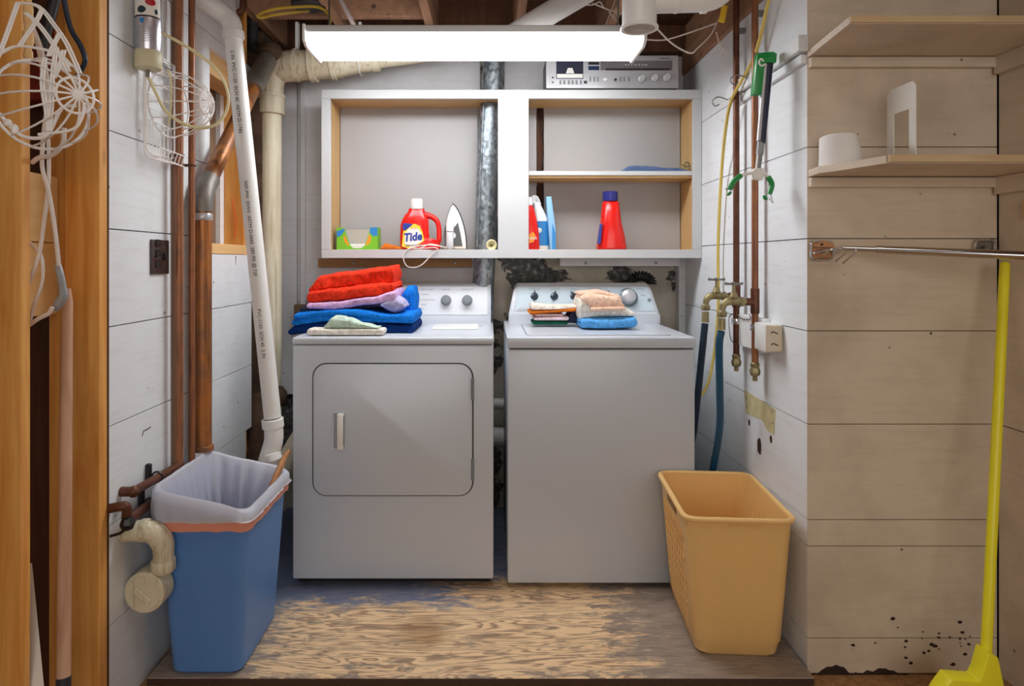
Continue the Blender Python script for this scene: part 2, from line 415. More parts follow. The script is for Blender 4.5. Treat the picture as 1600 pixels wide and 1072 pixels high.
part('stud', MB().box(XL-.09, XL, 1.41, 1.439, FZ, 2.235, .002, 1), M_stud, wl)
part('stud', MB().box(XL-.135, XL-.094, 1.70, 1.79, FZ, 2.235, .002, 1), M_stud, wl)
part('stud', MB().box(XL-.09, XL, 1.02, 1.056, FZ, 2.235, .002, 1), M_stud, wl)
part('stud', MB().box(XL-.10, XL-.018, 2.735, 2.772, FZ, 2.235, .002, 1), M_stud, wl)
part('stud', MB().box(XL-.10, XL-.032, 2.31, 2.35, FZ, 2.235, .002, 1), M_stud, wl)
part('sill_block', MB().box(XL-.10, XL-.006, 2.362, 2.734, 1.217, 1.255, .002, 1), M_studx, wl)
part('header_block', MB().box(XL-.10, XL-.012, 2.362, 2.734, 1.87, 1.955, .002, 1), M_studx, wl)
part('corner_strip', MB().box(XL-.12, XL-.101, 2.70, 2.775, 1.0, 2.0), M_white, wl)
part('backing_board', MB().box(XL-.30, XL-.14, 2.78, 2.80, FZ, 2.235), M_brown, wl)
part('backing_board', MB().box(XL-.135, XL-.12, 1.80, 2.9, FZ, 2.235), wood('grey_brown_ply', c(118, 92, 70), c(146, 118, 92), 'Z', 1, .8, False), wl)
part('backing_board', MB().box(-1.75, -1.14, 1.80, 1.82, FZ, 2.235), M_brown, wl)
part('backing_board', MB().box(-1.77, -1.75, .9, 1.82, FZ, 2.235), M_brown, wl)
part('block', MB().box(XL-.13, XL-.105, 1.445, 1.692, 1.055, 1.235, .002, 1), M_studx, wl)
part('block', MB().box(XL-.13, XL-.105, 1.445, 1.692, 1.237, 1.405, .002, 1), M_studx, wl)
ch = MB().tube([P(362, 310, 2.728), P(368, 345, 2.728), P(367, 372, 2.728)], .002, 5, sub=3)   # crayon mark on the stud
part('crayon_mark', ch, simple('orange_crayon', c(230, 80, 30), .6), wl)

# back wall
wb = struct('wall_back', MB().box(-1.5, 1.1, YB, YB+.08, FZ, 2.17), M_conc)
part('panel', MB().box(-1.02, -.925, 3.17, 3.2, .55, 2.17, .002, 1), M_panel, wb)
part('panel', MB().box(-.92, -.045, 3.165, 3.2, 1.0, 2.17, .002, 1), M_panel, wb)
part('panel', MB().box(.07, .93, 3.165, 3.2, 1.235, 2.17, .002, 1), M_panel, wb)
part('lower_board', MB().box(-1.0, -.63, 3.18, 3.2, .60, 1.0, .002, 1), M_panel, wb)
part('corner_post', MB().box(.90, .932, 3.14, 3.2, 0, 1.235, .002, 1), M_panel, wb)
part('cover_strip', MB().box(-.905, -.878, 3.15, 3.164, .96, 2.05, .003, 1), M_panel, wb)
part('strip_shoe', MB().box(-.925, -.86, 3.12, 3.163, .90, .985, .003, 1), simple('rusty_bracket', c(120, 98, 72), .8), wb)
struct('trim_1', MB().box(-1.30, -1.0, 2.9, 3.2, FZ, 2.2), M_rubble)

# right wall
wr = struct('wall_right', MB().box(XR+.016, XR+.05, YT+.016, 3.2, FZ, 2.30), M_dark)
zr = [FZ, .083, .353, .4305, .711, .985, 1.256, 1.525, 1.80, 2.08]
for z0, z1 in zip(zr, zr[1:]):
    part('plank', MB().box(XR, XR+.016, YT+.002, 3.2, z0+G, z1-G), M_white, wr)
part('beam', MB().box(XR-.012, XR+.05, 1.96, 3.2, 2.08, 2.30, .003, 1), M_joist, wr)
part('beam', MB().box(.62, .92, 3.1, 3.2, 2.172, 2.3, .003, 1), M_brown, wr)
part('batten', MB().box(XR-.03, XR, 1.93, 2.52, 1.805, 1.852, .002, 1), M_white, wr)
part('batten', MB().box(XR-.016, XR, 1.945, 2.5, 1.772, 1.800, .002, 1), M_white, wr)

# glue patch and holes on the right wall
pts = [(1163, 609), (1212, 640), (1210, 680), (1199, 672), (1191, 656), (1166, 646)]
poly = []
for x, y in pts:
    Y = XR*F/(x-CX); poly.append((Y, PZ(y, Y)))
part('glue_residue', MB().prism(poly, 'x', XR-.0012, XR), simple('old_yellow_glue', c(206, 196, 150), .7, var=.15, vs=30), wr)
for x, y, h, k in ((1187, 697, .030, 9), (1205, 686, .014, 7), (1171, 660, .012, 7), (1207, 643, .004, 5), (1207, 661, .004, 5), (1167, 622, .004, 5), (1167, 637, .004, 5)):
    Y = XR*F/(x-CX); z = PZ(y, Y)
    q = [(Y+math.cos(t)*h*.62*random.uniform(.75, 1.15), z+math.sin(t)*h*random.uniform(.8, 1.15)) for t in [2*math.pi*i/k for i in range(k)]]
    part('hole', MB().prism(q, 'x', XR-.0018, XR), simple('hole_dark', c(62, 40, 30), .95, var=.4, vs=60), wr)

# cream closet walls
wc = struct('wall_closet_back', MB().box(XR+.016, XS+.02, YT+.018, YT+.03, FZ, 2.3), M_dark)
zc = [FZ+.004, .083, .353, .4305, .711, .985, 1.256, 1.525, 1.80, 2.05, 2.3]
for z0, z1 in zip(zc, zc[1:]):
    part('plank', MB().box(XR+(.0005), XS-.004, YT, YT+.018, z0+G*.8, z1-G*.8), M_tan, wc)
part('batten', MB().box(XR+.002, 1.475, YT-.02, YT, 1.755, 1.785, .002, 1), M_tan, wc)
part('batten', MB().box(XR+.002, 1.475, YT-.02, YT, 1.405, 1.434, .002, 1), M_tan, wc)
ws = struct('wall_closet_right', MB().box(XS+.014, XS+.04, .6, YT+.03, FZ, 2.3), M_dark)
for z0, z1 in ((FZ, .711), (.711, 1.40), (1.40, 1.80), (1.80, 2.3)):
    part('panel', MB().box(XS, XS+.014, 0.6, YT-.0025, z0+G, z1-G), M_tan, ws)
part('batten', MB().box(XS-.022, XS, .9, YT-.01, 1.735, 1.787, .002, 1), M_tan, ws)
part('batten', MB().box(XS-.022, XS, .9, YT-.01, 1.385, 1.436, .002, 1), M_tan, ws)
part('block', MB().box(XS-.018, XS, 1.66, 1.83, 1.305, 1.36, .002, 1), M_studx, ws)
def jag(x0_, x1_, h, sd, n=46):
    top = []
    for i in range(n+1):
        u = i/n; X = x0_+(x1_-x0_)*u
        e = min(1, u*6, (1-u)*6); k = .5+noise.noise(Vector((X*14, sd, 0)))*.9+noise.noise(Vector((X*60, sd, 1)))*.5
        top.append((X, FZ+.002+max(.001, h*e*k)))
    return [(x0_, FZ)]+top+[(x1_, FZ)]
part('rot_stain', MB().prism(jag(.936, 1.23, .034, 2.2), 'y', YT-.0012, YT), simple('rotten_wood', c(52, 34, 26), .95, var=.4, vs=60, bmp=.8), wc)
part('rot_stain', MB().prism(jag(1.33, 1.487, .026, 5.1, 30), 'y', YT-.0012, YT), _c['rotten_wood'], wc)
for i in range(34):
    x = random.gauss(1.34, .09); z = abs(random.gauss(.05, .05))
    if XR+.02 < x < XS-.03:
        r = random.uniform(.002, .006)
        q = [(x+math.cos(t)*r*random.uniform(.6, 1.9), z+math.sin(t)*r*random.uniform(.5, 1.2)) for t in [2*math.pi*k/7 for k in range(7)]]
        part('paint_chip', MB().prism(q, 'y', YT-.001, YT), _c['rotten_wood'], wc)

# closet shelves
sh = thing('closet_shelf', 'upper cream plywood shelf above the paper roll and bookend, empty but for a scrap', 'shelf', (1.2, 1.8, 1.787), 'cream shelves on the right')
part('shelf_board', MB().prism([(.932, 1.938), (.905, 1.662), (1.47, 1.662), (1.49, 1.938)], 'z', 1.787, 1.806, .001, 1), M_tan, sh)
part('front_edge', MB().box(.906, 1.47, 1.656, 1.6615, 1.789, 1.806), M_ply, sh, 'bare plywood edge strip')
sl = thing('closet_shelf', 'lower cream plywood shelf with cut-off corner holding the paper roll and bookend', 'shelf', (1.2, 1.8, 1.436), 'cream shelves on the right')
part('shelf_board', MB().prism([(.935, 1.938), (.925, 1.86), (.955, 1.80), (1.0, 1.667), (1.47, 1.662), (1.49, 1.938)], 'z', 1.4365, 1.457, .001, 1), M_tan, sl)
part('front_edge', MB().box(1.003, 1.47, 1.655, 1.6615, 1.439, 1.457), M_ply, sl, 'bare plywood edge strip')

# ------------------------------------------------------------------ wall cabinet
YC, YCB = 2.90, 3.10
cab = thing('wall_cabinet', 'open white wall cabinet with two bays and pale wood insides above the machines', 'cabinet', (.08, 3.0, 1.204))
x = lambda p: PX(p, YC)
z = lambda p: PZ(p, YC)
fr = lambda *a: MB().box(*a, .0015, 1)
part('frame_rail', fr(x(502), XR-.001, YC, YC+.02, z(154), z(140)), M_cab, cab)
part('frame_rail', fr(x(502), XR-.001, YC, YC+.02, z(403.5), z(390)), M_cab, cab)
part('frame_stile', fr(x(502), x(516), YC-.0005, YC+.02, z(389.8), z(154.2)), M_cab, cab)
part('frame_stile', fr(x(1083), XR-.001, YC-.0005, YC+.02, z(389.8), z(154.2)), M_cab, cab)
part('frame_stile', fr(x(778), x(826), YC-.0015, YC+.02, z(403.5), z(140)), M_cab, cab)
y0 = YC+.021
part('side_panel', MB().box(x(502)+.004, x(516)-.003, y0, YCB, z(403), z(141)), M_cabwoodz, cab)
part('side_panel', MB().box(x(1083)+.003, XR-.002, y0, YCB, z(403), z(141)), M_cabwoodz, cab)
part('top_panel', MB().box(x(516)-.003, x(1083)+.003, y0, YCB, z(152), z(141)), M_cabwood, cab)
part('bottom_panel', MB().box(x(516)-.003, x(735), y0, YCB, z(400), z(390)), M_cabwood, cab)
part('bottom_panel', MB().box(x(781), x(1083)+.003, y0, YCB, z(400), z(390)), M_cabwood, cab)
part('bottom_panel', MB().box(x(735), x(781), y0, y0+.05, z(400), z(390)), M_cabwood, cab)
part('back_panel', MB().box(x(516), PX(746, 3.1), YCB, YCB+.006, z(392), z(150)), M_cabback, cab)
part('back_panel', MB().box(PX(824, 3.1), PX(838, 3.1), YCB, YCB+.006, z(392), z(150)), M_cabback, cab)
part('back_panel', MB().box(PX(850, 3.1), x(1083), YCB, YCB+.006, z(392), z(150)), M_cabback, cab)
part('back_post', MB().box(PX(839, 3.14), PX(849, 3.14), 3.135, 3.16, z(392), z(150)), M_brown, cab)
part('shelf', MB().box(x(826)+.002, x(1083)+.002, YC+.022, YCB-.002, z(277), z(267), .0015, 1), M_cabwood, cab)
part('shelf_edge', MB().box(x(826)+.001, x(1083)-.001, YC+.014, YC+.0215, z(273), z(266.5)), M_cab, cab, 'white painted shelf edge')
part('hanging_cleat', MB().box(PX(497, 3.12), PX(737, 3.12), 3.12, 3.16, PZ(418, 3.12), PZ(404, 3.12), .002, 1), M_ledger, cab, 'bare pine cleat')
part('hanging_cleat', MB().box(PX(875, 3.12), PX(1067, 3.12)-.01, 3.12, 3.16, PZ(416, 3.12), PZ(403, 3.12), .002, 1), M_panel, cab, 'painted cleat')
for p in (552, 711, 915, 1025):
    c0 = P(p, 411, 3.118)
    part('screw', MB().lathe([(.007, 0), (.006, .004), (.001, .005)], c0, (0, -1, 0), 10), M_steel, cab)
cb = MB().tube([P(842, 168, 3.12), P(846, 200, 3.118), P(850, 232, 3.12), P(845, 268, 3.12), P(838, 300, 3.115), P(846, 330, 3.12), P(846, 395, 3.12), P(852, 420, 3.13), P(850, 440, 3.13)], .0022, 6, sub=4)
solo('black_cable', cb, M_black, 'thin black cable running down behind the right cabinet bay', 'cable')

# ------------------------------------------------------------------ fluorescent fixture
fx = thing('fluorescent_fixture', 'long white fluorescent ceiling fixture glowing above the cabinet', 'light fixture', (-.05, 2.46, 1.965))
part('housing', MB().box(-.655, .548, 2.352, 2.58, 2.004, 2.032, .003, 1), M_cab, fx)
prof = [(2.352, 2.003), (2.350, 1.995), (2.356, 1.988), (2.356, 1.980), (2.370, 1.970), (2.40, 1.966), (2.56, 1.966), (2.572, 1.975), (2.578, 1.99), (2.578, 2.003)]
part('diffuser', MB().prism(prof, 'x', -.648, .541), M_diff, fx, 'glowing white diffuser')
ep = [(2.344, 2.034), (2.344, 1.975), (2.38, 1.960), (2.575, 1.960), (2.588, 1.975), (2.588, 2.034)]
part('end_cap', MB().prism(ep, 'x', -.666, -.655, .002, 1), M_plasticw, fx)
part('end_cap', MB().prism(ep, 'x', .548, .560, .002, 1), M_plasticw, fx)
for xx in (-.60, .48):
    part('hanger', MB().cyl((xx, 2.47, 2.03), (xx, 2.47, 2.47), .004, 6), M_steel, fx)

# ------------------------------------------------------------------ dryer
def console_knob(org, r, ax, mat, parent, name='knob'):
    m = MB().lathe([(r*1.12, 0), (r*1.12, .003), (r, .005), (r*.93, .026), (r*.8, .030), (0, .031)], org, ax, 20)
    return part(name, m, mat, parent)
dx0, dx1, yF = -.716, .014, 2.4
dr = thing('clothes_dryer', 'white front-loading dryer with rounded door under the stacked bath towels', 'dryer', ((dx0+dx1)/2, 2.72, 0))
part('body', MB().box(dx0, dx1, yF, 3.05, .034, .884, .006, 3), M_appl, dr)
part('worktop', MB().box(dx0-.002, dx1+.002, yF-.004, 3.06, .886, .914, .010, 3), M_appl, dr)
def rrect(x0, x1, z0, z1, r, n=7):
    o = []
    for cx, cz, a in ((x1-r, z1-r, 0), (x0+r, z1-r, 90), (x0+r, z0+r, 180), (x1-r, z0+r, 270)):
        for k in range(n): t = math.radians(a+90*k/(n-1)); o.append((cx+r*math.cos(t), cz+r*math.sin(t)))
    return o
d0, d1, e0, e1 = PX(488, yF), PX(740, yF), PZ(775, yF), PZ(567, yF)
part('door_gap', MB().prism(rrect(d0, d1, e0, e1, .052), 'y', yF-.0012, yF+.004), M_groove, dr)
door = part('door', MB().prism(rrect(d0+.005, d1-.005, e0+.004, e1-.004, .048), 'y', yF-.0075, yF, .002, 2), M_appl, dr)
hx0, hx1, hz0, hz1 = PX(518, yF), PX(543, yF), PZ(703, yF), PZ(642, yF)
part('handle_plate', MB().prism(rrect(hx0, hx1, hz0, hz1, .008, 4), 'y', yF-.0105, yF-.0075, .001, 1), M_appl, door)
hd = MB().prism(rrect(hx0+.010, hx1-.008, hz0+.008, hz1-.006, .003, 3), 'y', yF-.0112, yF-.0100)
part('handle_recess', hd, M_lgray, door)
hm = MB().box(hx0+.026, hx1-.010, yF-.030, yF-.022, hz0+.008, hz1-.006, .003, 2)
hm.box(hx0+.026, hx1-.010, yF-.024, yF-.010, hz0+.008, hz0+.018, .002, 1).box(hx0+.026, hx1-.010, yF-.024, yF-.010, hz1-.018, hz1-.006, .002, 1)
part('handle', hm, M_plasticw, door)
for a, b in ((592, 625), (717, 750)):
    part('hinge', MB().cyl(P(738.5, b, yF-.010), P(738.5, a, yF-.010), .0055, 8), M_gray, dr)
for xx in (dx0+.06, dx1-.06):
    for yy in (yF+.08, 2.98): part('foot', MB().lathe([(.018, 0), (.018, .012), (.01, .014), (.01, .036)], (xx, yy, 0), (0, 0, 1), 12), M_black, dr)
part('plinth', MB().box(dx0+.012, dx1-.012, yF+.03, 3.04, .012, .036), M_dark, dr)
# console: sloping front
cf = [(2.93, .912), (2.945, .945), (2.985, 1.080), (3.0, 1.09), (3.06, 1.09), (3.07, 1.08), (3.07, .912)]
part('console', MB().prism(cf, 'x', dx0+.010, dx1-.008, .004, 2), M_appl, dr)
def conpt(X, t, off=0.0):          # point on sloping console face, t from 0 bottom to 1 top
    a = Vector((X, 2.945, .945)); b = Vector((X, 2.985, 1.080)); n = Vector((0, -.135, .04)).normalized()
    return a+(b-a)*t+n*off
nrm = Vector((0, -.135, .04)).normalized()
def face_panel(x0, x1, t0, t1, off, th):
    m = MB(); q = [conpt(x0, t0, off), conpt(x1, t0, off), conpt(x1, t1, off), conpt(x0, t1, off)]
    return m.add([p for p in q]+[p+nrm*th for p in q], [[0, 1, 2, 3], [4, 5, 6, 7], [0, 1, 5, 4], [1, 2, 6, 5], [2, 3, 7, 6], [3, 0, 4, 7]])
part('control_panel', face_panel(dx0+.035, dx1-.024, .04, .95, -.001, .003), M_appl2, dr)
for px_ in (697, 730): console_knob(conpt(PX(px_, 2.96), .50, .002), .0215, nrm, M_gray, dr)
console_knob(conpt(PX(640, 2.96), .52, .002), .030, nrm, M_plasticw, dr, 'timer_knob')
part('timer_ring', MB().torus(conpt(PX(640, 2.96), .52, .003), nrm, .040, .0012, 28, 5), M_gray, dr)
CR = Matrix.Rotation(math.pi/2-math.atan2(.04, .135), 4, 'X')
for s, px_, t in (('DRYNESS', 697, .84), ('TEMPERATURE', 730, .84), ('REGULAR HEAT', 667, .84), ('NORMAL', 664, .68), ('AUTOMATIC DRY', 668, .5), ('TIMED', 662, .34), ('OFF', 660, .2)):
    text(s, .0085, conpt(PX(px_, 2.96), t, .0022), CR, M_lgray, dr)
for px_, py_ in ((651, .8), (651, .22)):
    part('index_mark', MB().ball(conpt(PX(px_, 2.96), py_, .002), .003, 6), M_black, dr)
part('lint_lid', MB().box(PX(677, 2.76), PX(747, 2.76), 2.66, 2.86, .9145, .918, .0015, 1), M_plasticw, dr)
part('lid_screw', MB().lathe([(.004, 0), (.003, .002)], (PX(752, 2.8), 2.8, .914), (0, 0, 1), 8), M_gray, dr)

# ------------------------------------------------------------------ washer
wx0, wx1 = .065, .747
wa = thing('washing_machine', 'white top-loading washing machine with a pale blue console right of the dryer', 'washing machine', ((wx0+wx1)/2, 2.72, 0))
part('body', MB().box(wx0, wx1, yF, 3.05, .018, .869, .007, 3), M_appl, wa)
part('worktop', MB().box(wx0-.001, wx1+.001, yF-.003, 3.06, .872, .914, .007, 3), M_appl, wa)
part('lid', MB().prism(rrect(wx0+.075, wx1-.075, 2.45, 2.88, .02, 4), 'z', .914, .9175, .0015, 1), M_appl, wa)
part('lid_gap', MB().prism(rrect(wx0+.070, wx1-.070, 2.445, 2.886, .022, 4), 'z', .9135, .9148), M_lgray, wa)
for xx in (wx0+.05, wx1-.05):
    for yy in (yF+.06, 2.98): part('foot', MB().lathe([(.018, 0), (.018, .010), (.01, .011), (.01, .02)], (xx, yy, 0), (0, 0, 1), 12), M_black, wa)
# console with rounded end cheeks: side profile lofted with narrowing top
def wcon(y, z_): return (y, z_)
cprof = [(2.925, .914), (2.93, .955), (2.945, .965), (2.99, 1.075), (3.01, 1.09), (3.06, 1.09), (3.075, .914)]
m = MB(); R = []
xa, xb = .085, .757
for u in [0, .012, .03, .06, .94, .97, .988, 1]:
    xx = xa+(xb-xa)*u; e = min(u, 1-u); ring = []
    for (y, zz) in cprof:
        k = 1 - (1-min(1, e/.03))**2*.16
        side = .020*max(0, (zz-.96))/.13                        # cheeks lean in
        sgn = 1 if u < .5 else -1
        ring.append(Vector((xx+sgn*side*1.2*(1 if e < .1 else 0), 3.03-(3.03-y)*(1 if k > .99 else (.8+.2*k)), .914+(zz-.914)*k)))
    R.append(ring)
m.rings(R); part('console', m, M_appl, wa, angle=30)
def wpt(X, t, off=0.0):
    a = Vector((X, 2.946, .967)); b = Vector((X, 2.989, 1.073)); n = Vector((0, -.106, .043)).normalized()
    return a+(b-a)*t+n*off
wn_ = Vector((0, -.106, .043)).normalized()
def wpanel(x0, x1, x2, x3, t0, t1, off, th):
    q = [wpt(x0, t0, off), wpt(x1, t0, off), wpt(x2, t1, off), wpt(x3, t1, off)]
    return MB().add(q+[p+wn_*th for p in q], [[0, 1, 2, 3], [4, 5, 6, 7], [0, 1, 5, 4], [1, 2, 6, 5], [2, 3, 7, 6], [3, 0, 4, 7]])
part('control_panel', wpanel(.118, .735, .715, .130, .0, .97, -.001, .003), M_bluepanel, wa)
part('badge', wpanel(.125, .215, .215, .125, .03, .13, .002, .0012), M_silver, wa, 'oval silver badge plate')
for px_, an in ((835, 5), (866, 14), (897, -35)):
    org = wpt(PX(px_, 2.97), .60, .002)
    k = MB().lathe([(.018, 0), (.018, .002), (.014, .004), (.0, .005)], org, wn_, 16)
    d = Matrix.Rotation(math.radians(an), 3, 'Y') @ Vector((0, .37, .93))
    k.tube([org+wn_*.006-d*.022, org+wn_*.012, org+wn_*.006+d*.026], [.003, .0065, .002], 6)
    part('selector_knob', k, simple('smoke_knob', c(54, 66, 78), .25), wa)
    tk = MB()
    for i in range(-3, 4):
        a = math.radians(90+i*28); dd = Vector((math.cos(a), 0, 0))+Vector((0, .37, .93))*math.sin(a)
        tk.tube([org+dd*.026, org+dd*.030], .0009, 4)
    part('dial_mark', tk, M_gray, wa)
org = wpt(PX(981, 2.97), .55, .002)
part('timer_skirt', MB().lathe([(.044, 0), (.044, .004), (.038, .007), (0, .008)], org, wn_, 28), simple('smoke_skirt', c(96, 110, 122), .25), wa)
part('timer_knob', MB().lathe([(.035, .006), (.034, .02), (.030, .032), (.022, .037), (0, .038)], org, wn_, 28), M_silver, wa)
part('small_knob', MB().lathe([(.011, 0), (.010, .012), (0, .013)], wpt(PX(950, 2.97), .72, .002), wn_, 14), M_gray, wa)
part('start_button', MB().lathe([(.008, 0), (.007, .006), (0, .007)], wpt(PX(1014, 2.97), .45, .002), wn_, 12), M_gray, wa)
WR = Matrix.Rotation(math.pi/2-math.atan2(.043, .106), 4, 'X')
for s, px_, t in (('WATER TEMP', 836, .88), ('LOAD SIZE', 868, .88), ('OPTIONS', 897, .88), ('WASH CYCLE', 931, .88), ('NORMAL', 1001, .88), ('RINSE', 1005, .62)):
    text(s, .009, wpt(PX(px_, 2.97), t, .0022), WR, M_lgray, wa)
part('groove', MB().box(wx0+.01, wx1-.01, yF-.0008, yF+.002, .870, .8725), M_groove, wa)
# ------------------------------------------------------------------ cloths
def slab(mb, top, bot, yref, y0, y1, seed=0, amp=.004, ex=4.6, end=.02, nx=56, nr=44, skew=0.0, endmax=.010):
    """folded cloth: top/bottom outlines in front view, rounded all round, with wrinkles"""
    def ev(L, X):
        if X <= L[0][0]: return L[0][1]
        for (a, b), (c_, d) in zip(L, L[1:]):
            if X <= c_: t = (X-a)/(c_-a); t = t*t*(3-2*t); return b+(d-b)*t
        return L[-1][1]
    T = [(PX(a, yref), PZ(b, yref)) for a, b in top]; B = [(PX(a, yref), PZ(b, yref)) for a, b in bot]
    xa, xb = min(T[0][0], B[0][0]), max(T[-1][0], B[-1][0]); R = []
    for i in range(nx+1):
        u = i/nx; u = .5-.5*math.cos(math.pi*u); X = xa+(xb-xa)*u
        d = min(X-xa, xb-X); end = min(end, endmax); e = 1 if d >= end else math.sqrt(max(0, 1-(1-d/end)**2)); e = max(e, .02)
        zt, zb = ev(T, X), ev(B, X); cz, hz = (zt+zb)/2, (zt-zb)/2*e; cy, hy = (y0+y1)/2+skew*(u-.5), (y1-y0)/2*(.97+.03*e)
        ring = []
        for k in range(nr):
            t = 2*math.pi*k/nr; ct, st = math.cos(t), math.sin(t)
            yy = cy+hy*math.copysign(abs(ct)**(2/ex), ct); zz = cz+hz*math.copysign(abs(st)**(2/ex), st)
            n = noise.noise(Vector((X*11+seed, yy*11, zz*30+seed*3)))*amp+noise.noise(Vector((X*34+seed, yy*26, zz*60)))*amp*.8
            floor_ = zb if st < 0 else -9
            ring.append(Vector((X+(n*.5 if e > .5 else 0), yy+n*1.4, max(floor_, zz+n*(1 if st > -.2 else 0)))))
        R.append(ring)
    return mb.rings(R)
def towel(name, mat, label, leaves, cat='towel', group=None):
    m = MB()
    for l in leaves: slab(m, *l[:-1], **l[-1])
    return solo(name, m, mat, label, cat, group, 60)
fNavy, fBlue, fRed = fabric('navy_terry', c(14, 48, 110)), fabric('blue_terry', c(24, 118, 214)), fabric('red_terry', c(232, 58, 34))
fPink, fChar = fabric('lilac_pink_terry', c(214, 172, 214)), fabric('charcoal_cloth', c(54, 58, 82))
fWhite, fMint, fMauve = fabric('cream_cloth', c(228, 222, 210)), fabric('mint_cloth', c(196, 216, 200)), fabric('pale_lavender_cloth', c(178, 172, 208))
fPeach, fSky, fOr = fabric('peach_cloth', c(240, 196, 172)), fabric('sky_blue_cloth', c(92, 164, 226)), fabric('rust_cloth', c(196, 104, 30))
fGreen, fPk = fabric('dark_green_cloth', c(30, 92, 70)), fabric('pale_pink_cloth', c(232, 206, 212))
YA = 2.56
towel('navy_bath_towel', fNavy, 'dark navy folded towel at the bottom of the stack on the dryer',
      [([(454, 512), (470, 503), (560, 500), (648, 505)], [(454, 524), (470, 522), (648, 522)], YA, 2.52, 2.86, dict(seed=1, amp=.005))])
towel('blue_bath_towel', fBlue, 'bright blue towel in loose folds in the middle of the dryer stack',
      [([(460, 496), (500, 488), (560, 490), (648, 488)], [(460, 509), (520, 503), (648, 506)], YA, 2.52, 2.86, dict(seed=2, amp=.006)),
       ([(464, 488), (500, 484), (560, 482), (625, 491)], [(464, 498), (520, 493), (625, 499)], YA, 2.51, 2.84, dict(seed=3, amp=.004)),
       ([(608, 480), (622, 462), (634, 448), (646, 447)], [(608, 500), (622, 500), (646, 498)], YA+.08, 2.70, 2.86, dict(seed=4, amp=.006))])
towel('charcoal_towel', fChar, 'dark charcoal folded cloth between the pink towel and the blue towel',
      [([(467, 479), (500, 476), (560, 474), (610, 468)], [(467, 489), (520, 485), (610, 482)], YA, 2.56, 2.84, dict(seed=5, amp=.003))])
towel('lavender_cloth', fMauve, 'pale lavender rolled cloth end beside the pink towel',
      [([(596, 468), (615, 461), (630, 466), (634, 474)], [(596, 484), (618, 490), (634, 484)], YA, 2.53, 2.68, dict(seed=6, amp=.003, end=.025, endmax=.03, ex=2.6))], 'cloth')
towel('pink_towel', fPink, 'lilac pink folded towel directly under the red towel',
      [([(482, 472), (520, 470), (580, 462), (620, 452)], [(482, 483), (520, 485), (580, 477), (620, 472)], YA, 2.53, 2.82, dict(seed=7, amp=.003))])
towel('red_towel', fRed, 'bright red folded terry towel on top of the dryer stack',
      [([(481, 455), (520, 450), (580, 444), (617, 441)], [(481, 475), (520, 471), (580, 465), (617, 459)], YA, 2.54, 2.80, dict(seed=8, amp=.005, end=.03)),
       ([(483, 448), (500, 430), (540, 424), (590, 418), (616, 414)], [(483, 459), (520, 454), (580, 447), (616, 445)], YA+.03, 2.58, 2.82, dict(seed=9, amp=.005, end=.03))])
towel('cream_cloth', fWhite, 'flat folded cream cloth with a yellow end at the dryer front edge',
      [([(481, 513), (540, 513), (600, 513)], [(481, 524), (540, 524), (600, 524)], 2.44, 2.425, 2.51, dict(seed=10, amp=.0015, end=.008))], 'cloth')
towel('mint_cloth', fMint, 'crumpled pale mint cloth lying on the cream cloth on the dryer',
      [([(507, 508), (520, 496), (545, 498), (570, 506), (592, 511)], [(507, 513.5), (545, 513), (592, 513)], 2.44, 2.43, 2.50, dict(seed=11, amp=.004, end=.02)),
       ([(516, 506), (522, 494), (536, 495), (550, 503)], [(516, 508), (535, 506), (550, 506)], 2.44, 2.44, 2.50, dict(seed=12, amp=.003))], 'cloth')
# on the washer
YW = 2.66
wf = PZ
towel('dark_green_cloth', fGreen, 'thin dark green cloth at the bottom of the small stack on the washer', [([(831, 500.5), (886, 500.5)], [(831, 506.5), (886, 506.5)], 2.76, 2.72, 2.86, dict(seed=13, amp=.001, end=.01))], 'cloth')
towel('pale_pink_cloth', fPk, 'pale pink washcloth folded in layers under the rust cloth on the washer',
      [([(833, 494), (887, 493)], [(833, 500), (887, 500)], 2.76, 2.715, 2.86, dict(seed=14, amp=.002, end=.01)),
       ([(836, 489), (880, 489)], [(836, 494), (880, 494)], 2.76, 2.725, 2.86, dict(seed=15, amp=.002, end=.01))], 'cloth')
towel('rust_cloth', fOr, 'rust orange cloth between white and pink cloths on the washer',
      [([(826, 485), (860, 484), (900, 480)], [(826, 491), (860, 488), (900, 486)], 2.76, 2.71, 2.87, dict(seed=16, amp=.002, end=.01))], 'cloth')
towel('cream_washcloth', fabric('cream_washcloth_terry', c(226, 218, 206)), 'cream washcloth with a grey stripe on top of the rust cloth',
      [([(829, 474), (860, 476), (900, 476)], [(829, 485), (860, 484), (900, 482)], 2.76, 2.72, 2.87, dict(seed=17, amp=.003, end=.015))], 'cloth')
towel('charcoal_cloth_wad', fChar, 'dark charcoal cloth wedged between the two stacks on the washer', [([(884, 494), (896, 484), (910, 486), (915, 495)], [(884, 505), (915, 506)], 2.76, 2.74, 2.86, dict(seed=33, amp=.003))], 'cloth')
towel('sky_blue_towel', fSky, 'sky blue folded towel at the bottom of the right stack on the washer',
      [([(905, 496), (950, 495), (991, 492)], [(905, 512), (950, 513), (991, 511)], YW, 2.60, 2.84, dict(seed=18, amp=.006, end=.02))])
towel('white_towel', fWhite, 'white folded towel between the peach cloth and the sky blue towel',
      [([(903, 466), (915, 463), (950, 466), (986, 484)], [(903, 499), (950, 495), (989, 494)], YW, 2.62, 2.84, dict(seed=19, amp=.005, end=.025))])
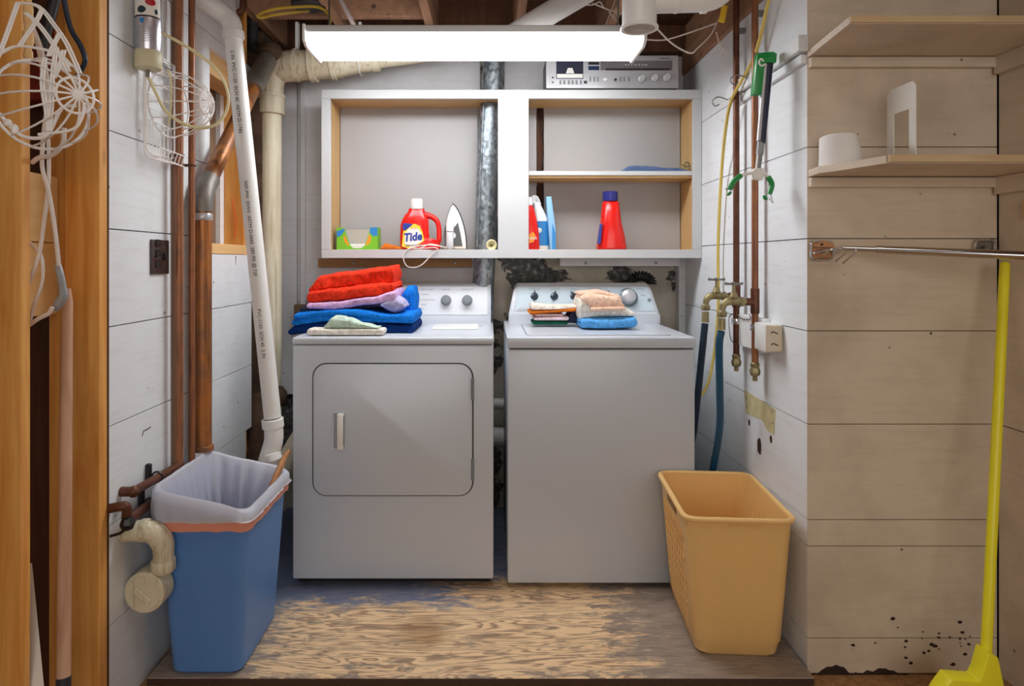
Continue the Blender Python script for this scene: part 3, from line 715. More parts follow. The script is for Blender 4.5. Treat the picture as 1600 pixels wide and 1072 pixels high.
towel('peach_cloth', fPeach, 'peach folded cloth on top of the right stack on the washer',
      [([(906, 462), (920, 458), (960, 462), (973, 474)], [(906, 470), (925, 482), (973, 482)], YW, 2.61, 2.82, dict(seed=20, amp=.002, end=.012)),
       ([(920, 478), (973, 477)], [(920, 486), (973, 484)], YW, 2.60, 2.80, dict(seed=21, amp=.002, end=.01)),
       ([(906, 457), (940, 454), (968, 461), (972, 466)], [(906, 463), (940, 464), (972, 474)], YW, 2.66, 2.84, dict(seed=22, amp=.002, end=.012))], 'cloth')

# ------------------------------------------------------------------ laundry basket and bin
def rring(cx, cy, hx, hy, r, z_, rot=0, n=6):
    o = []; cs, sn = math.cos(rot), math.sin(rot)
    for sx, sy, a in ((1, 1, 0), (-1, 1, 90), (-1, -1, 180), (1, -1, 270)):
        for k in range(n):
            t = math.radians(a+90*k/(n-1)); X = sx*(hx-r)+r*math.cos(t); Y = sy*(hy-r)+r*math.sin(t)
            o.append(Vector((cx+X*cs-Y*sn, cy+X*sn+Y*cs, z_(cx+X*cs-Y*sn, cy+X*sn+Y*cs) if callable(z_) else z_)))
    return o
rot = math.radians(-4)
bk = thing('laundry_basket', 'tan plastic laundry basket standing empty right of the washer', 'basket', (.765, 2.17, 0))
def bsec(t, ins=0): # t 0 bottom .. 1 rim
    return (.760-.007*t, 2.17-.012*t, .126+.030*t-ins, .185+.030*t-ins, .035)
sh_ = [(0, .002), (.02, .001), (.05, 0), (.11, 0), (.12, .003), (.35, .003), (.7, .003), (.97, .003)]
R = []
for t, i in [(0, .012), (.02, .004), (.10, 0), (.115, -.003), (.5, -.002), (1, 0)]:
    cx, cy, hx, hy, r = bsec(t, i); R.append(rring(cx, cy, hx, hy, r, .425*t, rot))
for t, i in [(1, .003), (.5, .001), (.03, .004)]:
    cx, cy, hx, hy, r = bsec(t, i); R.append(rring(cx, cy, hx-.0025, hy-.0025, r, max(.006, .425*t), rot))
part('tub', MB().rings(R), M_ybasket, bk)
cx, cy, hx, hy, r = bsec(1)
part('rim', MB().tube(rring(cx, cy, hx+.003, hy+.003, r+.003, .427, rot, 8), .0085, 10, closed=True), M_ybasket, bk)
def bpt(side, v, t, off=0):     # point on left/right wall of basket
    cx, cy, hx, hy, r = bsec(t); X = side*(hx+off); Y = v*hy; cs, sn = math.cos(rot), math.sin(rot)
    return Vector((cx+X*cs-Y*sn, cy+X*sn+Y*cs, .425*t))
for side in (-1, 1):
    la = MB(); N = 9
    for o in (.003, -.004):
        for i in range(-N, N+1):
            for s in (1, -1):
                a = []
                for k in range(2):
                    pass
                v0, t0 = i/N*1.5, .12; v1, t1 = v0+s*.75*1.0, .86
                def clip(v0, t0, v1, t1):
                    lo, hi = 0, 1
                    if v1 != v0:
                        a_, b_ = sorted(((-.72-v0)/(v1-v0), (.72-v0)/(v1-v0))); lo, hi = max(lo, a_), min(hi, b_)
                    return lo, hi
                lo, hi = clip(v0, t0, v1, t1)
                if hi-lo > .08:
                    A = bpt(side, v0+(v1-v0)*lo, t0+(t1-t0)*lo, o); B = bpt(side, v0+(v1-v0)*hi, t0+(t1-t0)*hi, o)
                    la.tube([A, B], .0024, 4)
    part('lattice_panel', la, M_ybasket, bk)
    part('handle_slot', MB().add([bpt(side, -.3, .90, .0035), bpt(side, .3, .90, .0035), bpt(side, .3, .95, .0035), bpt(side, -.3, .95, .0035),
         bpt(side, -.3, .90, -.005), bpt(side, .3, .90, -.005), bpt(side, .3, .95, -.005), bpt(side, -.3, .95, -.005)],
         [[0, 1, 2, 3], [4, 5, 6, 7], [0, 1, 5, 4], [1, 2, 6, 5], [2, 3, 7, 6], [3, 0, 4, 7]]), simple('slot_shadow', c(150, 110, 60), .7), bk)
def bfp(u, t, off):
    cx, cy, hx, hy, r = bsec(t); X = u*hx; Y = -(hy+off); cs, sn = math.cos(rot), math.sin(rot)
    return Vector((cx+X*cs-Y*sn, cy+X*sn+Y*cs, .425*t))
part('grip_bead', MB().tube([bfp(-.22, .955, .002), bfp(-.2, .965, .003), bfp(.3, .965, .003), bfp(.32, .955, .002)], .0022, 6), M_ybasket, bk)

bn = thing('trash_bin', 'tall blue plastic trash bin with a white bag, left of the dryer', 'trash bin', (-.82, 2.06, 0))
def zr_(X, Y): return .552-(.062)*max(0, min(1, (X+.94)/.27))
R = []
def nsec(t): return (-.819+.011*t, 2.062-.034*t, .103+.029*t, .160+.022*t, .03)
for t, i in [(0, .008), (.015, .001), (.5, 0), (.97, 0), (.975, -.006), (1, -.006)]:
    cx, cy, hx, hy, r = nsec(t)
    R.append(rring(cx, cy, hx-i, hy-i, r, (lambda X, Y, t=t: t*(zr_(X, Y)-.02)), 0, 7))
for t, i in [(1, .003), (.5, .003), (.02, .006)]:
    cx, cy, hx, hy, r = nsec(t)
    R.append(rring(cx, cy, hx-i, hy-i, r, (lambda X, Y, t=t: t*(zr_(X, Y)-.02)), 0, 7))
part('tub', MB().rings(R), M_bin, bn)
# liner: inner pleated sheet, rolled rim, outer skirt
bg = thing('trash_bag', 'translucent white drawstring bag lining the blue trash bin', 'bag', (-.81, 2.03, .2))
cx, cy, hx, hy, r = nsec(1)
def ringN(off, zf, pleat=0, seed=0, n=8):
    o = rring(cx, cy, hx+off, hy+off, .035, 0, 0, n); q = []
    o2 = []
    for i, p in enumerate(o):
        p2 = o[(i+1) % len(o)]; k = 22 if i % n == n-1 else 1
        for j in range(k): o2.append(p+(p2-p)*j/k)
    for i, p in enumerate(o2):
        d = Vector((p.x-cx, p.y-cy, 0)).normalized(); a = math.atan2(p.y-cy, p.x-cx)
        w_ = pleat*(noise.noise(Vector((math.cos(a)*9+seed, math.sin(a)*9, seed))) + .7*math.sin(a*23+3*math.sin(a*3)))
        q.append(Vector((p.x, p.y, zf(p.x, p.y)))+d*w_)
    return q
wv = lambda X, Y: .006*noise.noise(Vector((X*9, Y*9, 1)))
inner = [ringN(-.004, lambda X, Y: zr_(X, Y)+wv(X, Y), .001, 1), ringN(-.015, lambda X, Y: zr_(X, Y)-.03, .005, 1),
         ringN(-.030, lambda X, Y: zr_(X, Y)-.12, .010, 1.1), ringN(-.050, lambda X, Y: zr_(X, Y)-.24, .013, 1.2), ringN(-.072, lambda X, Y: .18, .008, 1.4), ringN(-.09, lambda X, Y: .16, .002, 1.4)]
part('inner_sheet', MB().rings(inner[::-1], cap=True, capend=False), M_bag, bg, angle=60)
def bulge(X, Y):      # skirt hangs lower at the front right, puffs out at the front left
    return 0
sk = [ringN(-.004, lambda X, Y: zr_(X, Y)+wv(X, Y), .001, 1), ringN(.004, lambda X, Y: zr_(X, Y)+.004+wv(X, Y), .001, 1), ringN(.011, lambda X, Y: zr_(X, Y)-.004+wv(X, Y), .001, 1),
      ringN(.013, lambda X, Y: zr_(X, Y)-.030, .002, 2), ringN(.015, lambda X, Y: .6*(zr_(X, Y)-.03)+.4*.462, .004, 2.3), ringN(.012, lambda X, Y: .462+.006*noise.noise(Vector((X*14, Y*14, 3))), .003, 2.5)]
part('outer_skirt', MB().rings(sk, cap=False), M_bag, bg, angle=60)
part('drawstring_band', MB().rings([ringN(.0105, lambda X, Y: .466, .002, 2.5), ringN(.008, lambda X, Y: .436+.006*noise.noise(Vector((X*20, Y*20, 0))), .001, 2.6)], cap=False), M_pull, bg, 'pale red drawstring hem')
solo('wooden_stick', MB().tube([P(452, 704, 2.26), P(446, 712, 2.24), P(438, 730, 2.18), P(425, 760, 2.12), P(405, 830, 2.06)], [.006, .009, .010, .010, .010], 8, sub=3), M_stickw,
     'short brown wooden stick poking out of the bin beside the dryer', 'stick')

# ------------------------------------------------------------------ ducts and pipes
gd = thing('galvanised_duct', 'spangled grey galvanised vent pipe passing through the left cabinet bay', 'duct', P(755, 520, 3.03))
part('pipe', MB().tube([P(773, 80, 3.035), P(764, 200, 3.03), P(758, 390, 3.03), P(755, 445, 3.03), P(753, 560, 3.03)], .0495, 24), M_galv, gd)
part('seam', MB().tube([P(757, 140, 2.985), P(745, 389, 2.985)], .002, 5), M_galv, gd)

def coupling(mb, p, d, r, h=.03):
    d = Vector(d).normalized(); return mb.lathe([(r*.96, 0), (r, .002), (r, h-.002), (r*.96, h)], Vector(p), d, 20)
# aged cream soil pipe
sp = thing('cream_drain_pipe', 'aged cream drain pipe rising at the back corner and turning under the ceiling', 'pipe', (-.978, 2.95, 0))
zt = PZ(105, 2.95)
part('pipe', MB().cyl((-.978, 2.95, 0), (-.978, 2.95, zt-.13), .048, 20), M_cream, sp)
part('hub', MB().lathe([(.052, 0), (.060, .004), (.060, .075), (.064, .08), (.064, .09), (.055, .094)], (-.978, 2.95, zt-.215), (0, 0, 1), 24), M_cream, sp)
part('elbow', MB().tube([(-.978, 2.95, zt-.14), (-.976, 2.95, zt-.06), (-.95, 2.945, zt-.01), (-.90, 2.94, zt), (-.84, 2.935, zt+.004)], [.054, .060, .066, .068, .068], 20, sub=4), M_cream, sp)
e = MB()
for xx, r, h in ((-.87, .073, .02), (-.80, .078, .03), (-.705, .074, .022)): coupling(e, (xx, 2.94, zt+.004+(xx+.87)*.05), (1, 0, .05), r, h)
e.tube([(-.87, 2.94, zt+.004), (-.66, 2.94, zt+.014)], .066, 20)
part('wide_section', e, M_cream, sp)
part('reducer', MB().tube([(-.66, 2.94, zt+.014), (-.57, 2.94, zt+.02), (-.50, 2.94, zt+.026)], [.060, .047, .046], 18), M_cream, sp)
part('side_pipe', MB().tube([(-.50, 2.94, zt+.024), (-.1, 2.90, zt+.065), (.1, 2.88, zt+.085)], .033, 16), M_cream, sp)
part('collar', coupling(MB(), (-.52, 2.94, zt+.024), (1, 0, .05), .050, .03), M_cream, sp)
for xx in (-.855, -.575):
    part('hanger_strap', MB().torus((xx, 2.94, zt+.01), (1, 0, .05), .069 if xx < -.7 else .049, .003, 26, 4).box(xx-.006, xx+.006, 2.925, 2.955, zt+.07, 2.25), M_pvc, sp)

# leaning white PVC
pv = thing('white_drain_pipe', 'leaning white plastic drain pipe with printed marks, left of the towels', 'pipe', (-.80, 2.33, 0))
a, b = P(364, 52, 2.29), P(426, 652, 2.35)
part('pipe', MB().cyl(a, b, .030, 22), M_pvc, pv)
part('elbow', MB().tube([P(364.5, 58, 2.29), P(362, 38, 2.29), P(352, 24, 2.29), P(332, 10, 2.27), P(305, -8, 2.25)], .033, 20, sub=4), M_pvc, pv)
part('hub', coupling(MB(), P(365.5, 62, 2.29), a-b, .037, .028), M_pvc, pv)
low = P(428, 668, 2.35)
part('hub', coupling(MB(), P(427, 668, 2.35), a-b, .038, .032), M_pvc, pv)
part('bend', MB().tube([P(427, 660, 2.35), P(428, 685, 2.35), P(424, 702, 2.35), P(417, 725, 2.34)], .033, 20, sub=3), M_pvc, pv)
part('hub', coupling(MB(), P(422, 708, 2.348), P(422, 708, 2.348)-P(418, 694, 2.35), .037, .028), M_pvc, pv)
q1 = P(417, 722, 2.34); part('lower_pipe', MB().cyl(q1, (q1.x-.055, q1.y+.02, .01), .030, 20), M_pvc, pv)
D = (b-a).normalized()
side = Vector((-D.z, 0, D.x)).normalized(); 
Rm = Matrix((( D.x, -side.x if False else side.x, 0), (D.y, side.y, -1), (D.z, side.z, 0))).to_4x4()
fw = D.cross(side); fw = fw if fw.y < 0 else -fw
up = fw.cross(D)
Rt = Matrix(((D.x, up.x, fw.x), (D.y, up.y, fw.y), (D.z, up.z, fw.z))).to_4x4()
for k, s in enumerate(('2 IN  PVC-1120  SCH 40  ASTM D-1785', 'NSF-PW  DWV  ASTM D-2665  280 PSI @ 73F', 'PVC-1120  SCH 40  2 IN')):
    text(s, .017, a+(b-a)*(.05+.33*k)+fw*.0305-up*.004, Rt, M_black, pv, 'pipe_print', .0004, 'LEFT')

# wide copper drain on the left wall
cd = thing('copper_drain_pipe', 'wide copper drain pipe bending diagonally upward on the left wall', 'pipe', (-.955, 2.2, .56))
e0 = Vector((-.955, 2.2, 1.41))
part('pipe', MB().lathe([(.034, 0), (.034, .015), (.028, .018), (.028, e0.z-.56)], (-.955, 2.2, .56), (0, 0, 1), 22), M_copperl, cd)
part('elbow', MB().tube([(-.955, 2.2, 1.355), (-.955, 2.2, 1.40), (-.955, 2.222, 1.440), (-.955, 2.252, 1.47)], [.034, .034, .034, .034], 20, sub=4), M_solder, cd)
part('solder_band', MB().lathe([(.029, 0), (.031, .004), (.031, .02), (.029, .024)], (-.955, 2.2, 1.325), (0, 0, 1), 20), M_silver, cd)
part('diagonal_pipe', MB().cyl((-.955, 2.235, 1.452), (-.955, 2.80, 2.02), .028, 22), M_copperl, cd)
part('plastic_coupling', MB().cyl((-.955, 2.66, 1.88), (-.955, 2.83, 2.05), .040, 20), M_solder, cd)
part('clamp_fitting', MB().ball((-.955, 2.87, 2.10), .055, 12, (1, 1, .8)), M_rubble, cd)

def supply(name, X, Y, z0, z1, r, label, extra=None):
    t = thing(name, label, 'pipe', (X, Y, z0), 'slim copper pipes on the left wall')
    part('pipe', MB().cyl((X, Y, z0), (X, Y, z1), r, 14), M_copper, t)
    return t
s1 = supply('copper_supply_pipe', -.965, 2.055, .555, 2.235, .0115, 'slim copper pipe on the left wall, nearer the wall framing')
part('clamp', MB().cyl((-.998, 2.055, 1.52), (-.955, 2.055, 1.52), .005, 6).torus((-.965, 2.055, 1.52), (0, 0, 1), .013, .003, 14, 5), M_copperd, s1)
part('elbow', MB().ball((-.965, 2.055, .555), .016), M_copperd, s1)
part('horizontal_run', MB().cyl((-.965, 2.055, .555), (-.965, 1.79, .565), .0125, 12).ball((-.965, 1.79, .565), .016).cyl((-.965, 1.79, .565), (-.999, 1.79, .565), .013, 12), M_copperd, s1)
part('wall_hook', MB().box(-1.0, -.985, 1.915, 1.93, .55, .60, .003, 1).torus((-.968, 1.922, .562), (0, 1, 0), .015, .003, 14, 5), M_black, s1)
s2 = supply('copper_supply_pipe', -.965, 2.14, .50, 2.235, .0105, 'slim copper pipe on the left wall, beside the wide copper drain')
part('clamp', MB().cyl((-.998, 2.14, 1.50), (-.955, 2.14, 1.50), .005, 6).torus((-.965, 2.14, 1.50), (0, 0, 1), .012, .003, 14, 5), M_copperd, s2)
part('horizontal_run', MB().cyl((-.965, 2.14, .50), (-.965, 1.76, .50), .0125, 12).ball((-.965, 2.14, .50), .014), M_copperd, s2)
part('wall_hook', MB().box(-1.0, -.985, 1.875, 1.89, .49, .54, .003, 1).torus((-.968, 1.882, .50), (0, 1, 0), .015, .003, 14, 5), M_black, s2)
part('trap_bend', MB().tube([(-.965, 1.765, .50), (-.962, 1.75, .51), (-.958, 1.745, .535), (-.965, 1.738, .545), (-.998, 1.735, .54)], .0125, 12, sub=4), M_copperd, s2)
part('valve_knob', MB().ball((-.955, 1.742, .498), .020, 8).tube([(-.95, 1.74, .49), (-.97, 1.735, .475), (-.995, 1.733, .468)], .004, 6), M_black, s2)
solo('brown_wood_strip', MB().box(-.999, -.985, 2.075, 2.115, .50, 2.2, .001, 1), wood('strip_brown', c(120, 86, 62), c(146, 108, 82), 'Z', 1, .7, False),
     'flat brown wood strip between the two slim copper pipes', 'strip')

# plastic trap with cleanout
tp = thing('plastic_cleanout', 'cream plastic elbow and capped cleanout low on the left wall behind the bin', 'pipe fitting', (-.94, 1.83, .24))
part('elbow', MB().tube([(-.998, 1.80, .452), (-.965, 1.80, .455), (-.925, 1.815, .445), (-.905, 1.825, .415), (-.903, 1.83, .38), (-.905, 1.83, .33)], [.026, .028, .030, .030, .027, .027], 18, sub=4), M_cream, tp)
part('collar', coupling(MB(), (-.904, 1.83, .365), (0, 0, -1), .032, .03), M_cream, tp); part('collar', coupling(MB(), (-.95, 1.803, .455), (1, .1, 0), .031, .02), M_cream, tp)
part('cleanout_body', MB().lathe([(.052, 0), (.056, .004), (.056, .055), (.052, .058)], (-.943, 1.80, .284), (0, 1, 0), 28), M_cream, tp)
part('cap', MB().lathe([(.001, -.004), (.046, -.004), (.048, 0), (.048, .006)], (-.943, 1.80, .284), (0, 1, 0), 28), M_cream, tp)
part('cap_grip', MB().box(-.970, -.915, 1.788, 1.797, .272, .290, .002, 1, Matrix.Rotation(math.radians(40), 3, 'Y')), M_cream, tp)

# pipes low behind the machines
solo('white_back_pipe', MB().tube([(-.3, 3.12, .517), (.2, 3.12, .517), (.9, 3.12, .517)], .026, 14), M_pvc, 'upper white horizontal pipe seen in the gap between the machines', 'pipe')
solo('cream_back_pipe', MB().tube([(-.80, 3.10, .28), (-.66, 3.08, .36), (-.3, 3.08, .37), (.9, 3.08, .37)], .044, 16, sub=3), M_pvc, 'lower wide pale pipe seen in the gap between the machines', 'pipe')
ci = MB().tube([(-1.0, 2.82, .33), (-.97, 2.82, .42), (-.98, 2.84, .52), (-.99, 2.86, .62)], [.075, .06, .065, .05], 14, sub=3).ball((-.93, 2.88, .60), .05, 10)
solo('cast_iron_pipe', ci, M_rubble, 'dark rusty cast iron pipe lump in the back left corner', 'pipe')
solo('cream_floor_bend', MB().tube([(-.92, 2.6, .02), (-.88, 2.62, .22), (-.82, 2.68, .38), (-.76, 2.76, .50)], .042, 16, sub=4), M_cream, 'cream pipe slanting up behind the leaning white pipe', 'pipe')
bh = MB()
for k in range(14):
    t = k/13*math.pi; bh.torus((PX(1003, 3.1)+.05*math.cos(t), 3.12, 1.085+.035*math.sin(t)), (-math.sin(t), 0, math.cos(t)), .022, .004, 12, 5)
solo('black_corrugated_hose', bh, M_black, 'black corrugated hose arching up behind the washer console', 'hose')

# right wall copper with spigots
def spigot_pipe(X, Y, z0, zv, label, hosemat, hoselabel, hosepts):
    t = thing('copper_riser_pipe', label, 'pipe', (X, Y, z0), 'copper risers on the right wall')
    part('pipe', MB().cyl((X, Y, z0), (X, Y, 2.30), .0112, 14), M_copper if Y < 2.3 else M_copperd, t)
    part('tee', coupling(coupling(MB(), (X, Y, zv+.045), (0, 0, -1), .0145, .085), (X, Y, zv), (-1, 0, 0), .013, .03), M_copperd, t)
    e = MB(); e.lathe([(.013, 0), (.015, .004), (.015, .012), (.012, .016), (.009, .02), (.011, .035)], (X, Y, z0), (0, 0, 1), 12)
    e.lathe([(.011, -.03), (.016, -.026), (.018, -.012), (.013, 0)], (X, Y, z0), (0, 0, 1), 6)
    e.lathe([(.008, -.046), (.008, -.03)], (X, Y, z0), (0, 0, 1), 10)
    part('end_fitting', e, M_brass, t)
    part('clamp', coupling(MB(), (X, Y, z0+.125), (0, 0, 1), .0165, .022).ball((X+.014, Y-.004, z0+.136), .007, 8), M_chrome, t)
    part('ceiling_clip', MB().box(X, XR, Y-.008, Y+.008, 2.02, 2.04, .002, 1), M_steel, t)
    v = MB(); v.tube([(X-.02, Y, zv), (X-.05, Y, zv), (X-.085, Y, zv+.002), (X-.105, Y, zv-.008), (X-.112, Y, zv-.03)], [.010, .014, .014, .012, .010], 12, sub=4)
    v.lathe([(.017, 0), (.017, .010)], (X-.040, Y, zv), (-1, 0, 0), 6)
    v.lathe([(.012, 0), (.015, .008), (.011, .02), (.006, .028), (.004, .055)], (X-.072, Y, zv+.008), (0, 0, 1), 12)
    tap = part('tap_body', v, M_brass, t)
    hnd = MB().tube([(X-.072-.030, Y, zv+.062), (X-.072-.012, Y, zv+.060), (X-.072, Y, zv+.062), (X-.072+.012, Y, zv+.060), (X-.072+.030, Y, zv+.062)], [.0055, .003, .006, .003, .0055], 8)
    hnd.tube([(X-.072, Y-.022, zv+.062), (X-.072, Y+.022, zv+.062)], .004, 6)
    part('tap_handle', hnd, M_steel, tap)
    part('hose_nut', MB().lathe([(.015, 0), (.017, .004), (.017, .018), (.013, .021)], (X-.112, Y, zv-.052), (0, 0, 1), 8), M_brass, t)
    h = thing('washer_hose', hoselabel, 'hose', (X-.112, Y, hosepts[-1][2]), 'washer hoses on the right wall')
    pts = [(X-.112, Y, zv-.055), (X-.114, Y, zv-.10)]+hosepts
    part('ferrule', MB().lathe([(.0135, 0), (.0125, .038)], (X-.1135, Y, zv-.095), (.03, 0, 1), 14), M_brass, h)
    part('hose', MB().tube([pts[1]]+hosepts, .0125, 12, sub=6), hosemat, h)
spigot_pipe(.90, 2.41, .835, 1.062, 'dark copper riser with a brass tap on the right wall, farther from the camera', M_navy,
            'black washer hose from the left tap dropping behind the washer', [(.778, 2.42, .85), (.772, 2.46, .66), (.778, 2.55, .48), (.77, 2.66, .40), (.72, 3.07, .42)])
spigot_pipe(.90, 2.24, .830, 1.052, 'brighter copper riser with a brass tap on the right wall, nearer the camera', M_blueh,
            'blue washer hose from the right tap dropping behind the basket', [(.782, 2.25, .90), (.798, 2.29, .74), (.815, 2.34, .60), (.825, 2.44, .42), (.82, 2.56, .15), (.80, 2.7, .05)])
solo('bonding_wire', MB().tube([(.895, 2.41, 1.0), (.87, 2.40, .985), (.865, 2.38, .93), (.88, 2.40, .90), (.91, 2.42, .88)], .0018, 5, sub=4).tube([(.885, 2.25, 1.01), (.90, 2.28, .99), (.90, 2.36, .985), (.90, 2.41, 1.0)], .0018, 5, sub=4), M_steel,
     'thin curly grounding wire hanging between the two copper risers', 'wire')

yt = MB().tube([(.925, 2.05, 2.22), (.90, 2.11, 2.06), (.90, 2.24, 1.89), (.885, 2.40, 1.79), (.885, 2.47, 1.70), (.905, 2.58, 1.52), (.91, 2.63, 1.25), (.91, 2.63, 1.0), (.905, 2.67, .80), (.87, 2.68, .66), (.78, 2.72, .58), (.74, 3.08, .55)], .0062, 8, sub=7)
solo('yellow_tube', yt, M_ytube, 'long yellow plastic tube drooping down the right wall beside the cabinet', 'tube')

# utility box on right wall
ub = thing('utility_box', 'surface mounted white outlet box on the right wall below the taps', 'outlet box', (.91, 2.15, .90))
part('box', MB().box(.877, .932, 2.10, 2.19, .900, .988, .004, 2), M_pvc, ub)
part('cover', MB().box(.879, .930, 2.094, 2.10, .902, .986, .003, 1), simple('cover_shade_tan', c(206, 192, 168), .5), ub)  # white cover; tan stands in for shade on its camera-facing side
part('backboard', MB().box(.905, .932, 2.192, 2.44, .885, .998, .002, 1), M_pvc, ub)
sm = MB()
for zz in (.925, .962): sm.tube([(.892, 2.0935, zz), (.900, 2.0935, zz+.004), (.908, 2.0935, zz), (.914, 2.0935, zz-.003)], .0018, 5)
part('slot', sm, M_black, ub)

# wire hooks
for (X, Y, zz), lab in (((.903, 2.5, 1.80), 'wire hook on the wall batten holding the yellow tube'), ((.903, 2.31, 1.83), 'wire hook between the copper risers near the green grabber')):
    solo('wire_hook', MB().tube([(X, Y, zz), (X-.04, Y-.005, zz+.01), (X-.062, Y-.005, zz-.006), (X-.052, Y-.005, zz-.024), (X-.036, Y-.005, zz-.018)], .0022, 6, sub=4), M_steel, lab, 'hook', 'wire hooks on the batten')

# grabber tool
gr = thing('reacher_grabber', 'green and navy reacher grabber tool hanging on the right wall', 'grabber', P(1180, 310, 2.06))
YG = 2.06
part('pistol_grip', MB().prism([(PX(a, YG), PZ(b, YG)) for a, b in ((1181, 85), (1205, 83), (1211, 86), (1210, 100), (1192, 100), (1187, 150), (1174, 149), (1179, 100))], 'y', YG-.016, YG+.010, .002, 2), M_green, gr)
part('trigger', MB().tube([P(1193, 96, YG-.018), P(1189, 92, YG-.018), P(1186, 98, YG-.018), P(1190, 103, YG-.018), P(1196, 100, YG-.018)], .003, 6, sub=3), M_plasticw, gr)
part('shaft', MB().cyl(P(1202, 99, YG), P(1190, 224, YG), .012, 14), simple('navy_shaft', c(22, 30, 58), .4), gr)
part('shaft_stripe', MB().cyl(P(1195.5, 100, YG-.006), P(1185.5, 220, YG-.006), .0065, 10), M_silver, gr)
part('ferrule', MB().cyl(P(1189, 222, YG), P(1187, 242, YG), .0115, 12), M_tape, gr)
part('tip_tube', MB().cyl(P(1187, 240, YG), P(1183, 275, YG), .009, 10), M_steel, gr)
part('jaw_hub', MB().prism([(PX(a, YG), PZ(b, YG)) for a, b in ((1173, 268), (1178, 263), (1190, 263), (1194, 270), (1190, 282), (1175, 281))], 'y', YG-.010, YG+.006, .002, 1), M_plasticw, gr)
for pts, tip in (([(1174, 270), (1158, 274), (1147, 283), (1140, 296)], (1138, 301)), ([(1190, 268), (1200, 276), (1206, 288), (1202, 303)], (1197, 308))):
    part('jaw_arm', MB().tube([P(a, b, YG-.004) for a, b in pts[:2]], .0055, 8), M_plasticw, gr)
    j = part('jaw', MB().tube([P(a, b, YG-.004) for a, b in pts[1:]], .0085, 10, sub=4), M_green, gr)
    part('grip_pad', MB().lathe([(.002, 0), (.009, .001), (.009, .006), (.004, .009)], P(*tip, YG-.004), (P(1168, 330, YG)-P(*tip, YG)), 10), M_green, j)
part('hang_wire', MB().tube([P(1136, 297, YG), P(1133, 294, YG)], .0015, 5).tube([P(1204, 303, YG-.004), P(1208, 318, YG-.004), P(1202, 310, YG-.004)], .0015, 5), M_steel, gr)

# ------------------------------------------------------------------ ceiling clutter
wd = thing('white_vent_stub', 'white painted capped pipe stub with side branch in front of the light fixture', 'pipe', P(1000, 50, 2.0))
Yv = 2.02
part('pipe', MB().tube([P(999, 44, Yv), P(999, -90, Yv)], .052, 24), M_pvc, wd)
part('cap_ring', MB().torus(P(999, 44, Yv), (0, 0, 1), .052, .006, 28, 8), M_pvc, wd)
part('cap', MB().lathe([(.001, -.004), (.046, -.002), (.05, .01)], P(999, 44, Yv), (0, 0, 1), 24), simple('pipe_cap_grey', c(170, 160, 150), .7, var=.3, vs=30), wd)
part('branch', MB().tube([P(1020, 0, Yv), P(1090, -2, Yv), P(1118, -8, Yv), P(1140, -32, Yv), P(1150, -70, Yv)], .040, 20, sub=4), M_pvc, wd)
part('collar', coupling(MB(), P(1096, -2, Yv), (1, 0, 0), .044, .018), M_pvc, wd); part('collar', coupling(MB(), P(1054, -1, Yv), (1, 0, 0), .042, .012), M_pvc, wd)
solo('white_slanting_pipe', MB().cyl(P(790, 62, 2.75), P(935, -25, 2.55), .046, 20), M_pvc, 'white pipe slanting through the joists behind the light fixture', 'pipe')
jb = thing('ceiling_junction_box', 'dark grey octagonal electrical box between the joists, left of the fixture', 'junction box', P(483, 15, 2.75))
bx0 = P(483, 10, 2.72)
part('box', MB().lathe([(.001, 0), (.070, 0), (.075, .004), (.075, .09), (.001, .09)], (bx0.x, bx0.y, 2.235), (0, 0, 1), 8), M_dkpipe, jb)
part('mount_bar', MB().box(bx0.x-.09, bx0.x+.13, bx0.y-.01, bx0.y+.01, 2.325, 2.34), M_dkpipe, jb)
yc = MB().tube([P(508, 55, 2.62), P(516, 30, 2.55), P(500, 12, 2.5), P(460, 11, 2.48), P(425, 15, 2.46), P(404, 24, 2.45), P(408, 28, 2.45), P(430, 23, 2.48), P(470, 18, 2.52), P(482, 17, 2.6)], .0055, 8, sub=6)
solo('yellow_cable', yc, M_ycable, 'looped yellow electrical cable under the joists left of the fixture', 'cable')
solo('clear_rod', MB().cyl(P(528, -8, 2.6), P(556, 45, 2.72), .010, 10), simple('clear_tube_plastic', c(176, 160, 156), .25), 'pale plastic tube slanting above the left end of the fixture', 'tube')
solo('grey_ceiling_conduit', MB().tube([P(380, -10, 2.62), P(380, 12, 2.62), P(372, 20, 2.62), P(350, 18, 2.62)], .014, 10, sub=3), M_copperd, 'thin dark pipe bending under the joist above the leaning white pipe', 'pipe')
solo('grey_vent_pipe', MB().tube([P(396, -8, 2.9), P(394, 64, 2.9), P(398, 74, 2.9), P(410, 78, 2.9)], .026, 12, sub=3), M_dkpipe, 'dark grey vertical pipe in the top left ceiling corner', 'pipe')
solo('white_bell_wire', MB().tube([P(1024, 42, 2.1), P(1050, 68, 2.2), P(1078, 83, 2.3), P(1090, 75, 2.35), P(1110, 55, 2.4), P(1120, 36, 2.42), P(1128, 20, 2.42)], .0028, 6, sub=5)
     .tube([P(1010, 62, 2.4), P(1040, 62, 2.42), P(1080, 50, 2.42), P(1120, 36, 2.42)], .0028, 6, sub=5)
     .tube([P(1119, 50, 2.42), P(1125, 70, 2.42), P(1140, 88, 2.42), P(1148, 94, 2.43)], .0018, 6, sub=5), M_cord, 'loose white wires looping from the fixture to the right beam', 'wire')
solo('yellow_tag', MB().box(-.011, .011, -.003, .003, -.032, .032, .002, 1, Matrix.Rotation(.2, 3, 'Y')), M_yelp, 'small yellow tag hanging from the wires on the right beam', 'tag').location = P(1130, 36, 2.40)
